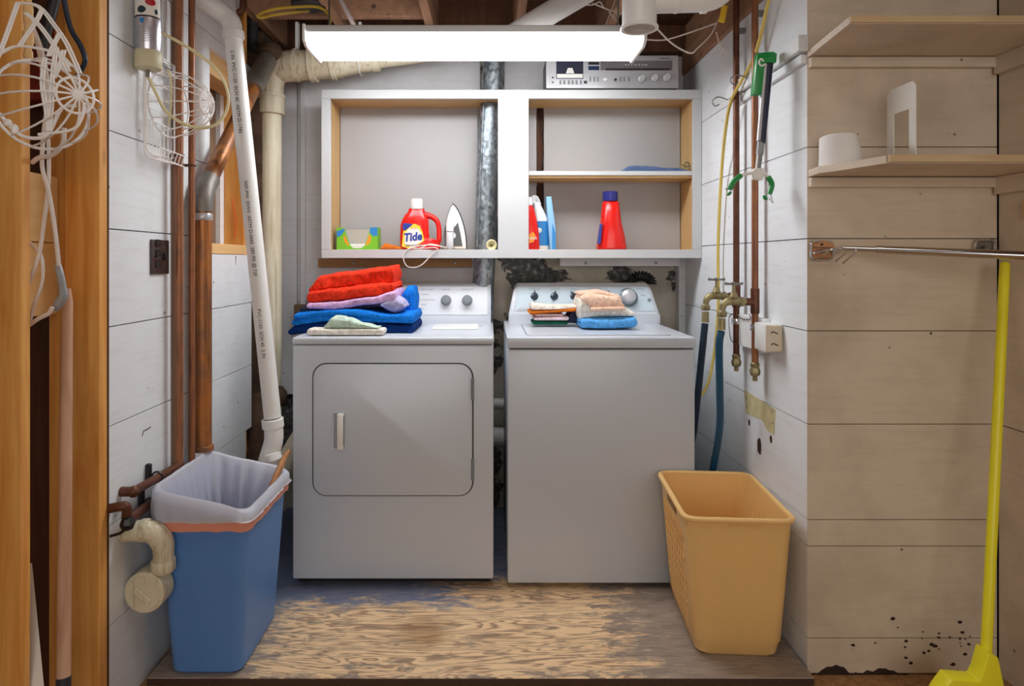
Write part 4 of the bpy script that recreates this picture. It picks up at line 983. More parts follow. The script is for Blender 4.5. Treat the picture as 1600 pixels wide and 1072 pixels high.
solo('white_scrap_wires', MB().tube([P(905, 7, 2.6), P(925, 8, 2.6), P(937, 3, 2.6), P(943, 12, 2.6)], .003, 5, sub=3).tube([P(925, 5, 2.6), P(950, 15, 2.6), P(972, 22, 2.6)], .003, 5, sub=3)
     .tube([P(961, 0, 2.6), P(953, 22, 2.6), P(944, 45, 2.6)], .002, 5).tube([P(951, 18, 2.6), P(962, 32, 2.6)], .002, 5), M_cord, 'tangled thin white wires between the slanting pipe and the vent stub', 'wire')

# ------------------------------------------------------------------ stereo on the cabinet
YR = 2.915
x0, x1, z0, z1 = PX(853, YR), PX(1060, YR), PZ(136, YR), PZ(87, YR)
zt_ = PZ(140, YC)
z0 = zt_+.008
st = thing('stereo_receiver', 'silver cassette stereo receiver with round knobs on top of the wall cabinet', 'stereo', ((x0+x1)/2, 3.02, zt_))
part('case', MB().box(x0+.004, x1-.004, YR+.004, YR+.20, z0, z1-.002, .002, 1), M_black, st)
part('faceplate', MB().box(x0, x1, YR-.004, YR+.004, z0, z1, .002, 1), M_silver, st)
for xx in (x0+.03, x1-.03):
    for yy in (YR+.02, YR+.16): part('foot', MB().lathe([(.01, 0), (.01, .009)], (xx, yy, zt_), (0, 0, 1), 10), M_black, st)
rx = lambda u: x0+(x1-x0)*u; rz = lambda v: z1-(z1-z0)*v
def plate(name, u0, u1, v0, v1, mat, th=.002, lab=None):
    return part(name, MB().box(rx(u0), rx(u1), YR-.004-th, YR-.0035, rz(v1), rz(v0), .0006, 1), mat, st, lab)
U = lambda p: (p-853)/207; V = lambda p: (p-87)/49
deck = plate('cassette_door', U(869), U(911), V(94), V(122), M_navyc if False else simple('smoked_window', c(52, 54, 70), .15), .003)
part('cassette_label', MB().prism([(rx(u), rz(v)) for u, v in ((U(884), V(114)), (U(887), V(106)), (U(894), V(106)), (U(897), V(114)))], 'y', YR-.0078, YR-.007), M_plasticw, deck)
part('door_strip', MB().box(rx(U(870)), rx(U(910)), YR-.0085, YR-.007, rz(V(121)), rz(V(115))), M_plasticw, deck)
plate('key_row', U(859), U(918), V(115.5), V(132), M_silver, .001)
for p in (874, 880, 887, 893, 899, 906): plate('key', U(p), U(p+3), V(124), V(130), M_gray, .005)
plate('key', U(912), U(917), V(125), V(129), M_black, .005)
for q in (119, 126): plate('deck_button', U(862), U(865), V(q), V(q+2), M_black, .003)
plate('meter_window', U(919), U(936), V(97), V(101), M_black); plate('meter_window', U(919), U(936), V(103), V(109), simple('blue_meter', c(40, 56, 88), .2))
plate('tuning_scale', U(938), U(1050), V(95), V(109), simple('dial_glass', c(112, 108, 110), .25), .0012)
plate('tuning_slot', U(946), U(1046), V(106), V(109.5), simple('dial_dark', c(64, 56, 58), .3), .0022)
for p in (921, 927, 933, 968, 974, 981): plate('toggle', U(p), U(p+2), V(119), V(126), M_gray, .006)
for p, v, r in ((945, 123.5, .008), (961, 123.5, .006)): part('small_knob', MB().lathe([(r, 0), (r*.9, .010), (0, .011)], (rx(U(p)), YR-.004, rz(V(v))), (0, -1, 0), 14), M_plasticw if p == 945 else M_black, st)
for p, v in ((1002, 121.5), (1022, 120.5), (1041, 120)):
    part('knob_ring', MB().lathe([(.0195, 0), (.0195, .0015), (0, .0015)], (rx(U(p)), YR-.004, rz(V(v))), (0, -1, 0), 22), M_gray, st)
    part('volume_knob', MB().lathe([(.0165, .001), (.0165, .004), (.014, .005), (.0135, .020), (.012, .022), (0, .022)], (rx(U(p)), YR-.004, rz(V(v))), (0, -1, 0), 22), M_plasticw if False else simple('knob_satin', c(206, 206, 210), .3, .2), st)
text('Panasonic', .011, (rx(U(1046)), YR-.0045, rz(V(92.5))), FRONT, M_black, st, align='RIGHT')
text('88   92   96   100   104   108  MHz', .007, (rx(U(994)), YR-.0056, rz(V(102))), FRONT, M_plasticw, st)

# ------------------------------------------------------------------ things in the cabinet
ZS = z(390)+.0005
def sz(y_): return PZ(y_, 2.96)
# carton
YX = 2.95
ct = thing('dryer_sheet_box', 'torn open green and blue cardboard box in the left end of the cabinet', 'box', (PX(558, YX), YX+.04, ZS))
X0, X1, Zt = PX(526, YX), PX(590, YX), ZS+.100
fp = [(X0, ZS), (X1, ZS), (X1, Zt), (X1-.033, Zt), (X1-.040, ZS+.07), (X1-.058, ZS+.018), (X1-.075, ZS+.006), (X0+.075, ZS+.006), (X0+.062, ZS+.018), (X0+.042, ZS+.07), (X0+.036, Zt-.004), (X0, Zt)]
part('front_panel', MB().prism(fp, 'y', YX, YX+.002), M_greenl, ct)
part('back_panel', MB().box(X0, X1, YX+.085, YX+.087, ZS, Zt-.006), M_carton, ct)
part('side_panel', MB().box(X0, X0+.002, YX+.002, YX+.085, ZS, Zt), M_lblue, ct); part('side_panel', MB().box(X1-.002, X1, YX+.002, YX+.085, ZS, Zt), M_greenl, ct)
part('bottom_panel', MB().box(X0+.002, X1-.002, YX+.002, YX+.085, ZS, ZS+.002), M_carton, ct)
part('sheets', MB().box(X0+.006, X1-.006, YX+.006, YX+.08, ZS+.003, ZS+.026, .004, 1), M_plasticw, ct)
part('blue_print', MB().prism([(X0+.001, ZS+.055), (X0+.018, ZS+.062), (X0+.036, ZS+.085), (X0+.035, Zt-.006), (X0+.001, Zt-.018)], 'y', YX-.0006, YX), M_lblue, ct)
part('blue_print', MB().prism([(X1-.001, ZS+.062), (X1-.020, ZS+.06), (X1-.036, ZS+.078), (X1-.032, Zt-.001), (X1-.001, Zt-.001)], 'y', YX-.0006, YX), M_lblue, ct)
part('orange_print', MB().prism([(X0+.030, ZS+.055), (X0+.037, ZS+.064), (X0+.057, ZS+.018), (X0+.048, ZS+.020), (X0+.036, ZS+.034)], 'y', YX-.0007, YX), M_orange, ct)
part('orange_print', MB().prism([(X1-.030, ZS+.062), (X1-.037, ZS+.068), (X1-.054, ZS+.018), (X1-.040, ZS+.024), (X1-.030, ZS+.040)], 'y', YX-.0007, YX), M_orange, ct)
# orange cloth
oc = MB(); slab(oc, [(594, 387), (602, 380), (614, 383), (628, 387), (644, 388)], [(594, 390), (644, 390)], 2.95, 2.94, 3.0, seed=31, amp=.002, end=.012)
oo = solo('orange_cloth', oc, fabric('orange_rag', c(206, 112, 44)), 'small orange rag on the cabinet floor beside the red detergent bottle', 'cloth'); oo.location.z = ZS

def bottle_loft(mb, secs, yc, dz=0):
    """secs: (x_left_px, x_right_px, y_px, half depth)"""
    R = []
    for xl, xr, yy, hd in secs:
        a_, b_ = PX(xl, yc), PX(xr, yc); cx_, hx_ = (a_+b_)/2, (b_-a_)/2; zz = max(ZS, PZ(yy, yc)+dz); ring = []
        for k in range(28):
            t = 2*math.pi*k/28; ct_, st_ = math.cos(t), math.sin(t)
            ring.append(Vector((cx_+hx_*math.copysign(abs(ct_)**.7, ct_), yc+hd*math.copysign(abs(st_)**.7, st_), zz)))
        R.append(ring)
    return mb.rings(R)
Yq = 2.965
tb = thing('detergent_bottle', 'red handled detergent bottle with white cap, label facing forward', 'bottle', (PX(656, Yq), Yq, ZS))
part('bottle', bottle_loft(MB(), [(628, 686, 391, .036), (626, 688, 388, .040), (625, 688, 375, .040), (625, 671, 372.5, .040), (626, 670, 352, .040), (628, 670, 345, .038), (632, 667, 337, .032), (638, 664, 331, .024), (639, 663, 326, .020)], Yq), M_red, tb)
part('handle', MB().tube([P(664, 336, Yq), P(675, 339, Yq), P(683, 346, Yq), P(686, 358, Yq), P(686, 378, Yq)], [.016, .013, .012, .011, .012], 12, sub=4), M_red, tb)
part('cap', MB().lathe([(.027, 0), (.027, .006), (.0265, .04), (.024, .046), (0, .046)], P(651, 327, Yq), (0, 0, 1), 22), M_plasticw, tb)
lab = [(PX(a, Yq-.04), PZ(b, Yq-.04)) for a, b in ((628, 385), (630, 362), (637, 352), (648, 350), (656, 353), (660, 362), (663, 376), (650, 386), (640, 389))]
lb = part('label', MB().prism(lab, 'y', Yq-.0415, Yq-.040), M_yelp, tb, 'yellow and white front label')
part('label_centre', MB().prism([(PX(a, Yq-.04), PZ(b, Yq-.04)) for a, b in ((632, 382), (633, 365), (640, 356), (652, 356), (658, 364), (660, 377), (648, 384))], 'y', Yq-.0422, Yq-.0415), M_plasticw, lb)
part('label_corner', MB().prism([(PX(a, Yq-.04), PZ(b, Yq-.04)) for a, b in ((629, 357), (630, 349), (640, 349), (645, 351), (633, 361))], 'y', Yq-.0418, Yq-.0405), M_blue, lb)
text('Tide', .050, P(645, 376, Yq-.0425), Matrix.Rotation(math.radians(-6), 4, 'Y') @ Matrix.Rotation(math.pi/2, 4, 'X'), M_blue, lb, 'lettering', .001, shear=.2, sx=.9, bold=.0016)
for s, py_, sz_ in (('MAXI', 356.5, .013), ('COLDWATER', 383, .012)): text(s, sz_, P(646, py_+2, Yq-.0425), FRONT, M_orange if s == 'MAXI' else M_blue, lb, ext=.0005)
# iron
Yi = 2.975
ir = thing('clothes_iron', 'white and grey steam iron standing on its heel beside the duct', 'iron', (PX(711, Yi), Yi, ZS))
def arch(x0_, x1_, y0_, tipx, tipy, Yp, n=9):
    L = []
    for k in range(n+1):
        t = k/n; L.append((PX(x0_+(tipx-x0_)*(t**1.9), Yp), PZ(y0_+(tipy-y0_)*(1-(1-t)**1.25), Yp)))
    for k in range(n-1, -1, -1):
        t = k/n; L.append((PX(x1_+(tipx-x1_)*(t**1.9), Yp), PZ(y0_+(tipy-y0_)*(1-(1-t)**1.25), Yp)))
    return L
part('soleplate', MB().prism(arch(692, 730, 389, 708, 317, Yi), 'y', Yi+.008, Yi+.016, .001, 1), M_black, ir)
part('body', MB().prism(arch(693.5, 728.5, 389, 708, 320, Yi), 'y', Yi-.022, Yi+.008, .003, 2), M_iron, ir)
part('water_tank', MB().prism([(PX(a, Yi), PZ(b, Yi)) for a, b in ((709, 385), (710, 356), (716, 348), (720, 366), (723, 385))], 'y', Yi-.0245, Yi-.021), M_irong, ir)
part('water_tank', MB().prism([(PX(a, Yi), PZ(b, Yi)) for a, b in ((694.5, 385), (695, 364), (697, 348), (699, 385))], 'y', Yi-.0245, Yi-.021), M_irong, ir)
part('handle', MB().tube([P(703, 387, Yi-.03), P(703, 382, Yi-.058), P(703, 362, Yi-.064), P(704, 350, Yi-.055), P(705, 340, Yi-.03)], [.014, .016, .016, .014, .012], 12, sub=4), M_iron, ir)
part('temperature_dial', MB().lathe([(.016, 0), (.015, .006), (0, .007)], P(707, 368, Yi-.022), (0, -1, 0), 18), M_iron, ir)
part('handle_band', MB().torus(P(703, 362, Yi-.064), (0, 0, 1), .0162, .0012, 18, 4), simple('dark_red_band', c(96, 24, 30), .4), ir)
part('spray_button', MB().ball(P(703, 338, Yi-.026), .005, 8), M_lblue, ir)
cordp = [P(716, 386, Yi-.012), P(700, 387, 2.93), P(684, 384, 2.915), P(668, 383, 2.91), P(650, 385, 2.915), P(640, 387, 2.915), P(655, 388.5, 2.905), P(678, 387, 2.895), P(684, 390, 2.893), P(676, 396, 2.892), P(660, 413, 2.89), P(648, 418, 2.89), P(636, 416, 2.89), P(630, 404, 2.89), P(633, 393, 2.892), P(642, 388, 2.896), P(656, 388, 2.91), P(672, 381.5, 2.91), P(690, 385, 2.93)]
solo('iron_cord', MB().tube(cordp, .0026, 6, sub=5), M_cord, 'white power cord of the iron dangling in a loop over the cabinet edge', 'cord')
cc = MB(); o_ = P(768, 383, 2.93)
for k in range(4): cc.torus(o_+Vector((0, .006*k-.01, .0)), (.12*k-.2, 1, .1*k), .021-.004*k, .0042, 18, 6)
solo('coiled_cord', cc, M_ctube, 'small cream coil of cord at the foot of the galvanised duct', 'cord')

# right bay bottles
rb = thing('red_detergent_bottle', 'tall red detergent bottle with navy cap in the middle of the right bay', 'bottle', (PX(955, Yq), Yq, ZS))
part('bottle', bottle_loft(MB(), [(934, 976, 391, .055), (932, 978, 388, .060), (935, 975, 368, .060), (938, 970, 348, .056), (940, 968, 330, .046), (941, 967, 318, .030), (943, 965, 314, .022)], Yq), M_red, rb)
part('handle_flute', MB().tube([P(938, 372, Yq-.045), P(943, 350, Yq-.045), P(950, 335, Yq-.035), P(953, 350, Yq-.05), P(952, 387, Yq-.057)], .003, 6, sub=4), M_red, rb)
part('cap', MB().lathe([(.033, 0), (.034, .004), (.034, .040), (.031, .043), (0, .043)], P(953.5, 314.5, Yq), (0, 0, 1), 22), M_navyc, rb)
part('side_label', MB().prism([(PX(a, Yq-.03), PZ(b, Yq-.03)) for a, b in ((933, 381), (937, 350), (939.5, 350), (937, 380))], 'y', Yq-.056, Yq-.03), M_blue, rb)
Ys = 2.955
r2 = thing('stain_remover_bottle', 'red spray bottle half hidden behind the cabinet centre post', 'bottle', (PX(826, Ys), Ys, ZS))
part('bottle', bottle_loft(MB(), [(812, 842, 391, .026), (811, 843, 388, .028), (812, 842, 365, .028), (815, 839, 345, .024), (820, 834, 325, .016), (821, 831, 320, .012)], Ys), M_red, r2)
part('cap', MB().lathe([(.016, 0), (.016, .024), (.012, .036), (0, .038)], P(827, 321, Ys), (0, 0, 1), 16), M_iron, r2)
part('logo', MB().prism([(PX(a, Ys-.03), PZ(b, Ys-.03)) for a, b in ((827, 366), (833, 362), (837, 368), (834, 378), (827, 380))], 'y', Ys-.0305, Ys-.028), M_orange, r2)
text('Shout', .022, P(830, 374, Ys-.031), FRONT, M_plasticw, r2)
Y3 = 3.01
r3 = thing('blue_cleaner_bottle', 'white bottle with blue label beside the red spray bottle', 'bottle', (PX(846, Y3), Y3, ZS))
part('bottle', bottle_loft(MB(), [(836, 858, 391, .024), (835, 858, 388, .026), (835, 857, 350, .026), (836, 856, 342, .024), (834, 846, 322, .014), (833, 841, 316, .012)], Y3), M_iron, r3)
part('label', bottle_loft(MB(), [(834.6, 858.3, 384, .0265), (834.6, 857.6, 346, .0265)], Y3), M_lblue, r3, 'blue wrap label')
part('spray_head', MB().tube([P(834, 318, Y3), P(833, 309, Y3), P(838, 309, Y3), P(844, 320, Y3)], [.012, .012, .010, .006], 10, sub=3), M_iron, r3)
part('emblem', MB().ball(P(843, 360, Y3-.026), .012, 10, (1, .12, 1)), M_plasticw, r3)
bp = thing('blue_white_packet', 'narrow blue and white packet leaning beside the cleaner bottle', 'packet', (PX(862, Y3), Y3, ZS))
part('packet', MB().prism([(PX(858, Y3), ZS), (PX(867, Y3), ZS), (PX(867, Y3), PZ(360, Y3)), (PX(860, Y3), PZ(308, Y3)), (PX(852, Y3), PZ(309, Y3))], 'y', Y3-.045, Y3+.03, .003, 2), simple('pale_blue_packet', c(140, 190, 230), .4), bp)
part('packet_stripe', MB().prism([(PX(861, Y3), ZS+.002), (PX(866.5, Y3), ZS+.002), (PX(866.5, Y3), PZ(366, Y3)), (PX(861.5, Y3), PZ(350, Y3))], 'y', Y3-.0462, Y3-.0445), M_lblue, bp)
# middle shelf
zsh = z(267)+.0005
fb = MB(); Yf = 2.965
slab(fb, [(968, 262), (985, 254), (1010, 254), (1050, 258), (1076, 261)], [(968, 264.5), (1076, 264.5)], Yf, 2.94, 3.07, seed=41, amp=.004, end=.02)
fo = solo('folded_blue_cloth', fb, fabric('slate_blue_cloth', c(86, 104, 140)), 'slate blue cloth bundle lying flat on the upper shelf of the right bay', 'cloth'); fo.location.z = zsh
solo('paper_sheet', MB().box(PX(955, 2.94), PX(1070, 2.94), 2.925, 3.0, zsh-.0004, zsh+.0008, 0), M_paper, 'thin white paper sheet under the slate blue cloth bundle', 'paper')
bt = MB()
for a, b in ((1066, 256), (1073, 252), (1079, 257), (1070, 260)): bt.torus(P(a, b, 2.95), (random.random()-.5, -1, random.random()-.5), .009, .0035, 14, 6)
bo = solo('brass_fittings', bt, M_brass, 'small clump of brass fittings at the right end of the upper bay shelf', 'fittings'); bo.location.z = zsh

# ------------------------------------------------------------------ left foreground
def dome(mb, o, ax, R, depth, ring_r, wire, ribs=12):
    ax = Vector(ax).normalized(); o = Vector(o); N = Vector((0, 0, 1)); N = (N-ax*N.dot(ax)).normalized(); B = ax.cross(N)
    mb.torus(o, ax, R, wire*1.5, 36, 8)
    tR = math.asin(min(1, ring_r/R))
    mb.torus(o+ax*depth*math.cos(tR), ax, ring_r, wire*1.3, 28, 6)
    for k in range(ribs):
        a_ = 2*math.pi*(k+.5)/ribs; d = N*math.cos(a_)+B*math.sin(a_); pts = []
        for j in range(9):
            t = math.pi/2*j/8; pts.append(o+d*R*math.cos(t)+ax*depth*math.sin(t))
        mb.tube(pts, wire, 6)
    return mb
ax1 = (.82, -.55, 0)
YK = 1.30
cf1 = thing('wire_cap_frame', 'large white wire cap frame with a ribbed dome hanging in front of the framing', 'cap frame', P(60, 215, YK), 'white wire cap frames')
ap = P(122, 148, YK-.03); o1 = ap-Vector(ax1).normalized()*.152
part('dome', dome(MB(), o1, ax1, .090, .152, .034, .0021, 14), M_wire, cf1)
Yb_ = 1.27
bars = [[(28, 4), (60, 10), (84, 38), (103, 66), (117, 96), (125, 115)], [(28, 4), (2, 76), (-14, 110)], [(40, 20), (60, 38), (85, 72), (108, 112)], [(66, 14), (56, 34), (30, 72)], [(94, 50), (80, 78), (76, 88)], [(100, 78), (94, 100), (84, 122)],
        [(0, 84), (22, 73), (50, 74), (90, 84), (112, 104)], [(70, 90), (66, 130), (72, 170), (78, 205)], [(88, 74), (82, 120), (80, 170), (76, 205)]]
bm_ = MB()
for b_ in bars:
    pts = [P(a, y, Yb_) for a, y in b_]
    for dxx in (-.0028, .0028): bm_.tube([p+Vector((dxx, 0, 0)) for p in pts], .0021, 6, sub=4)
part('bill_frame', bm_, M_wire, cf1)
part('loop', MB().tube([P(0, 178, 1.28), P(14, 196, 1.28), P(34, 212, 1.28), P(58, 216, 1.28), P(76, 208, 1.28), P(96, 170, 1.28), P(118, 165, 1.28)], .0036, 8, sub=5).tube([P(132, 160, 1.28), P(128, 184, 1.28), P(112, 203, 1.28), P(60, 210, 1.28)], .003, 6, sub=4), M_wire, cf1)
part('clip', MB().ball(P(12, 192, 1.275), .008, 8).ball(P(23, 202, 1.275), .009, 8, (.8, .8, 1.2)), M_wire, cf1)
solo('white_power_cords', MB().tube([P(50, 40, 1.45), P(62, 70, 1.45), P(72, 110, 1.45), P(74, 160, 1.45), P(68, 210, 1.45), P(66, 260, 1.45), P(76, 300, 1.45), P(86, 360, 1.45), P(92, 415, 1.46)], .0045, 8, sub=5)
     .tube([P(54, 50, 1.46), P(66, 110, 1.46), P(74, 200, 1.46), P(76, 280, 1.46), P(68, 350, 1.46), P(60, 400, 1.46), P(42, 450, 1.46)], .0042, 8, sub=5)
     .tube([P(45, 378, 1.47), P(64, 400, 1.47), P(66, 440, 1.47), P(52, 480, 1.47), P(46, 510, 1.47)], .0036, 8, sub=5)
     .tube([P(46, 508, 1.47), P(60, 498, 1.47), P(76, 490, 1.47), P(82, 480, 1.47)], .0048, 8, sub=4)
     .tube([P(100, 200, 1.44), P(98, 225, 1.44), P(82, 242, 1.44), P(62, 246, 1.44), P(50, 254, 1.45)], .0052, 8, sub=5), M_cord, 'bundle of white power cords hanging between the two studs', 'cord')
tw = MB().lathe([(.004, -.012), (.009, 0), (.0085, .01), (.006, .016), (.0105, .03), (.0105, .048), (.007, .056), (.009, .075), (.0095, .10), (.006, .118)], (0, 0, 0), (0, 0, 1), 16)
o_ = solo('turned_wooden_handle', tw, M_studx, 'small turned wooden handle hanging behind the large wire cap frame', 'handle'); o_.location = P(44, 98, 1.36)
solo('black_hose', MB().tube([P(97, -20, 1.52), P(104, 20, 1.52), P(112, 48, 1.52), P(125, 70, 1.52), P(133, 92, 1.52), P(128, 108, 1.53), P(120, 120, 1.56)], .0058, 10, sub=5), M_navy, 'thick dark blue cable curving down the wall framing at top left', 'cable')
solo('dark_diagonal_pipe', MB().cyl(P(88, -10, 1.62), P(64, 80, 1.62), .013, 12), M_dkpipe, 'dark grey diagonal pipe behind the large wire cap frame', 'pipe')
solo('red_brown_carton', MB().box(-1.40, -1.12, 1.68, 1.79, 1.60, 1.80, .003, 1), M_redbox, 'dark red carton wedged behind the top of the left studs', 'box')
# taped handle tool
hd_ = thing('long_handled_tool', 'long wooden tool handle with black socket leaning on the framing at left', 'tool', (-1.0, 1.45, FZ))
a, b = P(105, 470, 1.62), Vector((-.948, 1.47, .265))
d = (b-a).normalized()
part('handle', MB().tube([a-d*.03, a, (a+b)/2, b], [.008, .0125, .014, .0145], 14), M_handle, hd_)
t_ = (FZ+.03-b.z)/d.z
part('socket', MB().tube([b, b+d*.12, b+d*t_], [.0152, .0135, .018], 12), simple('black_socket', c(36, 40, 48), .5), hd_)
tg = thing('grey_taped_plug', 'grey duct tape wrapped around a cord joint above the tool handle', 'tape', P(95, 480, 1.5))
part('tape_wrap', MB().tube([P(90, 414, 1.50), P(95, 432, 1.50), P(98, 450, 1.50), P(99, 462, 1.50), P(92, 474, 1.50), P(86, 484, 1.50)], [.0075, .008, .0085, .010, .011, .008], 10, sub=3), M_tape, tg)
solo('white_leaning_strip', MB().add([P(46, 880, 1.50), P(50, 880, 1.50), P(70, 1085, 1.44), P(46, 1085, 1.44), P(46, 880, 1.52), P(50, 880, 1.52), P(70, 1085, 1.46), P(46, 1085, 1.46)], [[0, 1, 2, 3], [4, 5, 6, 7], [0, 1, 5, 4], [1, 2, 6, 5], [2, 3, 7, 6], [3, 0, 4, 7]]), M_plasticw, 'narrow white strip leaning behind the nearest stud at bottom left', 'strip')

# filter on the left wall
ft = thing('water_filter', 'silver cylindrical water filter with cream cap high on the left wall', 'water filter', (-.963, 1.863, 1.73))
fc = Vector((-.963, 1.863, 1.73))
part('canister', MB().lathe([(.033, .048), (.0345, .052), (.0345, .24), (.025, .262), (.010, .27)], fc, (0, 0, 1), 28), simple('bright_silver', c(196, 196, 204), .25, .7, .03), ft)
part('cap', MB().lathe([(.020, -.002), (.034, .002), (.0365, .006), (.0365, .046), (.034, .050), (.02, .051)], fc, (0, 0, 1), 28), simple('cream_cap', c(206, 200, 168), .45), ft)
part('outlet_fitting', MB().cyl(fc+Vector((0, 0, -.022)), fc, .007, 10), M_steel, ft)
def curved_patch(a0, a1, z0_, z1_, mat, name, wig=0, lab=None, r=.0349):
    m = MB(); n = 14; lo = []; hi = []
    for k in range(n+1):
        t = k/n; a_ = math.radians(a0+(a1-a0)*t); d_ = Vector((math.sin(a_), -math.cos(a_), 0))*r
        env = math.sin(math.pi*t)**.5 if wig else 1
        zm = (z0_+z1_)/2; lo.append(fc+d_+Vector((0, 0, zm-(zm-z0_)*env))); hi.append(fc+d_+Vector((0, 0, zm+(z1_-zm)*env)))
    m.add(lo+hi, [[k, k+1, n+2+k, n+1+k] for k in range(n)]); return part(name, m, mat, ft, lab)
curved_patch(-60, 88, .142, .196, M_plasticw, 'logo_panel', r=.0348)
curved_patch(-60, 88, .196, .200, M_black, 'logo_border'); curved_patch(-60, 88, .139, .143, M_black, 'logo_border')
curved_patch(-58, -50, .143, .180, M_black, 'logo_border')
curved_patch(14, 60, .170, .190, simple('logo_red', c(180, 16, 40), .4), 'logo_stroke', 1, r=.0352)
curved_patch(-22, 18, .148, .168, simple('logo_teal', c(24, 50, 60), .4), 'logo_stroke', 1, r=.0352)
curved_patch(54, 70, .148, .164, _c['logo_teal'], 'logo_stroke', 1, r=.0352)
curved_patch(-10, 10, .120, .136, M_lblue, 'water_drop', 1)
for k in range(9): curved_patch(-40+(k % 3)*8, 50, .070+k*.005, .0715+k*.005, M_lgray, 'printed_line')
tl = [fc+Vector((0, 0, -.02)), P(246, 150, 1.88), P(258, 172, 1.9), P(280, 190, 1.93), P(310, 200, 1.97), P(338, 194, 2.0), P(355, 170, 2.02), P(355, 140, 2.02), P(338, 108, 2.0), P(310, 85, 1.97), P(280, 66, 1.93), P(258, 54, 1.9), P(246, 44, 1.905)]
solo('cream_tube_loop', MB().tube(tl, .0048, 8, sub=6).tube([P(262, 108, 1.91), P(268, 130, 1.92), P(266, 180, 1.93), P(262, 196, 1.93)], .003, 6, sub=4), M_ctube, 'looped cream plastic tube hanging below the silver water filter', 'tube')

cf2 = thing('wire_cap_frame', 'smaller white wire cap frame mounted flat on the left wall below the filter', 'cap frame', (-.99, 1.98, 1.5), 'white wire cap frames')
o2 = Vector((-.975, 2.01, 1.665))
part('dome', dome(MB(), o2, (1, -.15, 0), .098, .135, .038, .0019, 13), M_wire, cf2)
fm = MB()
def wyz(y_, z_, x_=-.985): return (x_, y_, z_)
for off in (0, .008):
    q = rrect(1.885+off, 2.07-off, 1.49+off*2, 1.80-off, .02, 4); fm.tube([wyz(a_, b_) for a_, b_ in q], .0026, 6, closed=True)
for k in range(7): yy = 1.91+k*.0225; fm.tube([wyz(yy, 1.60), wyz(yy, 1.50), wyz(yy, 1.485, -.955), wyz(yy, 1.515, -.945)], .0016, 5)
for zz in (1.755, 1.715, 1.675, 1.635, 1.60): fm.tube([wyz(1.89, zz), wyz(2.065, zz)], .0016, 5)
fm.tube([wyz(1.89, 1.515, -.945), wyz(2.065, 1.515, -.945)], .002, 6); fm.tube([wyz(1.89, 1.485, -.955), wyz(2.065, 1.485, -.955)], .002, 6)
part('flat_rack', fm, M_wire, cf2)

# outlet on the left wall
ol = thing('wall_outlet', 'dark brown double outlet and switch plate on the left wall', 'outlet', (-.996, 1.95, 1.16))
Ya, Yb2 = 1.0*F/(765-234), 1.0*F/(765-261)
za, zb = PZ(429, Ya), PZ(374, Ya)
part('plate', MB().box(-.9995, -.993, Ya, Yb2, za, zb, .002, 2), simple('dark_brown_plate', c(58, 44, 42), .35), ol)
for k in range(3):
    zz = za+.02+k*.031
    part('socket', MB().box(-.994, -.9905, Ya+.018, Ya+.045, zz, zz+.022, .004, 1), M_black, ol)
part('switch', MB().box(-.994, -.984, Ya+.062, Ya+.074, (za+zb)/2-.008, (za+zb)/2+.012, .002, 1), M_black, ol)
for dy, zz in ((.066, za+.022), (.066, zb-.022), (.032, (za+zb)/2)): part('screw', MB().ball((-.9925, Ya+dy, zz), .0022, 6), M_steel, ol)
solo('nail_and_crack', MB().tube([P(368, 400, XL*-1*F/(765-368)), P(367, 415, 2.6), P(366, 428, 2.6)], .003, 5), M_steel, 'rusty bent nail under the framed opening in the left wall', 'nail')

# ------------------------------------------------------------------ right side: closet things
bkend = thing('bookend', 'white metal bookend with a cut-out standing on the lower closet shelf', 'bookend', (1.131, 1.81, 1.457))
zb0, ztp = 1.458, 1.672
outer = rrect(1.752, 1.878, zb0, ztp, .012, 4)
def plate_with_slot():
    m = MB(); xA, xB = 1.130, 1.1325
    m.box(xA, xB, 1.752, 1.780, zb0, 1.60); m.box(xA, xB, 1.848, 1.878, zb0, 1.60)
    m.prism([(1.752, 1.60), (1.780, 1.60), (1.848, 1.60), (1.878, 1.60), (1.878, ztp-.014), (1.866, ztp), (1.764, ztp), (1.752, ztp-.014)], 'x', xA, xB)
    return m
part('upright_plate', plate_with_slot(), M_plasticw, bkend)
part('base_plate', MB().box(1.1325, 1.22, 1.784, 1.844, zb0, zb0+.002), M_plasticw, bkend)
pr = thing('paper_roll', 'white toilet paper roll standing on the left end of the lower closet shelf', 'paper roll', (.992, 1.868, 1.4575))
R = []
o_ = Vector((.992, 1.868, 1.4575))
for h, k in ((0, 1.06), (.006, 1.1), (.03, 1.04), (.06, .98), (.078, .94), (.086, .90)):
    R.append([o_+Vector((math.cos(2*math.pi*i/32)*.052*k-.045*(1.06-k), math.sin(2*math.pi*i/32)*.052*k, h+.004*math.cos(2*math.pi*i/32))) for i in range(32)])
for h, k in ((.087, .84), (.084, .36), (.02, .34)):
    R.append([o_+Vector((math.cos(2*math.pi*i/32)*.055*k, math.sin(2*math.pi*i/32)*.055*k, h)) for i in range(32)])
part('roll', MB().rings(R), M_paper, pr)
solo('white_scrap', MB().ball((PX(1385, 1.8), 1.80, 1.813), .016, 10, (2, 1, .45)), M_plasticw, 'small white crumpled scrap on top of the upper closet shelf', 'scrap')

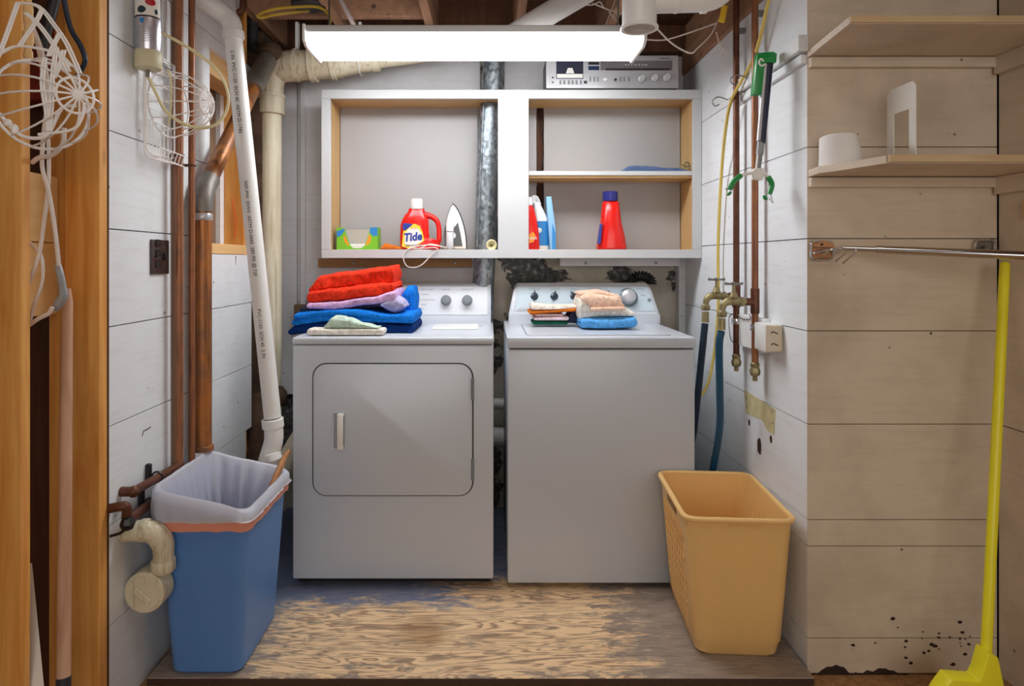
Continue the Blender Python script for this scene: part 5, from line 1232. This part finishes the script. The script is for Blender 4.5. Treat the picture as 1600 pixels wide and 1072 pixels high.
cr = thing('closet_rod', 'chrome telescoping closet rod with hook prongs on the cream plank wall', 'closet rod', (1.2, 1.86, 1.2))
ra, rb_ = P(1318, 388, 1.88), P(1640, 401, 1.62)
kk = [ra+(rb_-ra)*t for t in (0, .18, .181, 1)]
part('rod', MB().tube(kk, [.007, .0085, .0115, .0115], 16), M_chrome, cr)
br = thing  # brackets
def bracket(x0_, x1_, y0_, y1_, Yp, lab=None):
    m = MB(); q = rrect(PX(x0_, Yp), PX(x1_, Yp), PZ(y1_, Yp), PZ(y0_, Yp), .010, 4)
    m.tube([(a_, Yp, b_) for a_, b_ in q], .0032, 6, closed=True)
    return part('bracket_ring', m, M_chrome, cr, lab)
bracket(1267, 1301, 377, 406, 1.925); bracket(1524, 1556, 375, 400, 1.925)
wood_b = MB().prism([(PX(a_, 1.93), PZ(b_, 1.93)) for a_, b_ in ((1269, 382), (1284, 376), (1300, 380), (1300, 387), (1270, 386))], 'y', 1.918, 1.94, .001, 1)
wood_b.prism([(PX(a_, 1.93), PZ(b_, 1.93)) for a_, b_ in ((1270, 388), (1300, 388), (1300, 404), (1272, 402))], 'y', 1.930, 1.94)
part('wood_block', wood_b, wood('small_block', c(176, 118, 76), c(196, 140, 96), 'X', 1, .6, False), cr, 'small wooden mounting block')
part('bracket_plate', MB().box(PX(1526, 1.93), PX(1554, 1.93), 1.932, 1.9399, PZ(398, 1.93), PZ(377, 1.93), .002, 1), M_steel, cr)
part('screw', MB().lathe([(.004, 0), (.003, .003), (0, .003)], P(1284, 382, 1.918), (0, -1, 0), 8), M_black, cr)
part('bracket_arm', MB().tube([P(1270, 396, 1.935), P(1290, 391, 1.91), P(1320, 388, 1.88)], .004, 6), M_chrome, cr)
part('bracket_arm', MB().tube([P(1540, 386, 1.935), P(1542, 392, 1.80), P(1545, 396, 1.70)], .004, 6), M_chrome, cr)
for k in range(4):
    t0 = P(1298+k*12, 388+k*1.3, 1.865)
    part('prong', MB().tube([P(1300+k*12.5, 388+k*1.5, 1.86), P(1294+k*12.5, 393+k*2, 1.82), P(1283+k*11.5, 403+k*2.7, 1.78)], .0024, 6), M_chrome, cr)

# yellow broom
bm2 = thing('yellow_broom', 'bright yellow plastic broom leaning in the corner at right', 'broom', (1.29, 1.70, FZ))
a, b = P(1570, 414, 1.855), P(1541, 1018, 1.71)
part('handle', MB().tube([a, a+(b-a)*.01, b, b+(b-a)*.03], [.0115, .0128, .0128, .0128], 18), M_yellow, bm2)
part('hanger_cap', MB().ball(a, .0126, 12, (1, 1, .8)), M_yellow, bm2)
Yh = 1.70
hp = [(1535, 1013), (1549, 1019), (1556, 1052), (1563, 1086), (1562, 1096), (1452, 1096), (1462, 1076), (1478, 1054), (1520, 1057), (1526, 1046)]
part('head', MB().prism([(PX(a_, Yh), PZ(b_, Yh)) for a_, b_ in hp], 'y', Yh-.024, Yh+.024, .003, 2), M_yellow, bm2)
br_ = MB()
x0b, x1b = PX(1456, Yh), PX(1560, Yh); zb_ = PZ(1096, Yh)
for i in range(22):
    for j in range(4):
        X = x0b+(x1b-x0b)*(i+.5)/22; Y = Yh-.018+.012*j
        br_.tube([(X, Y, zb_+.004), (X+(X-(x0b+x1b)/2)*.12, Y+(j-1.5)*.004, FZ+.001)], [.0022, .0012], 4)
o = part('bristles', br_, M_yellow, bm2); o['kind'] = 'stuff'
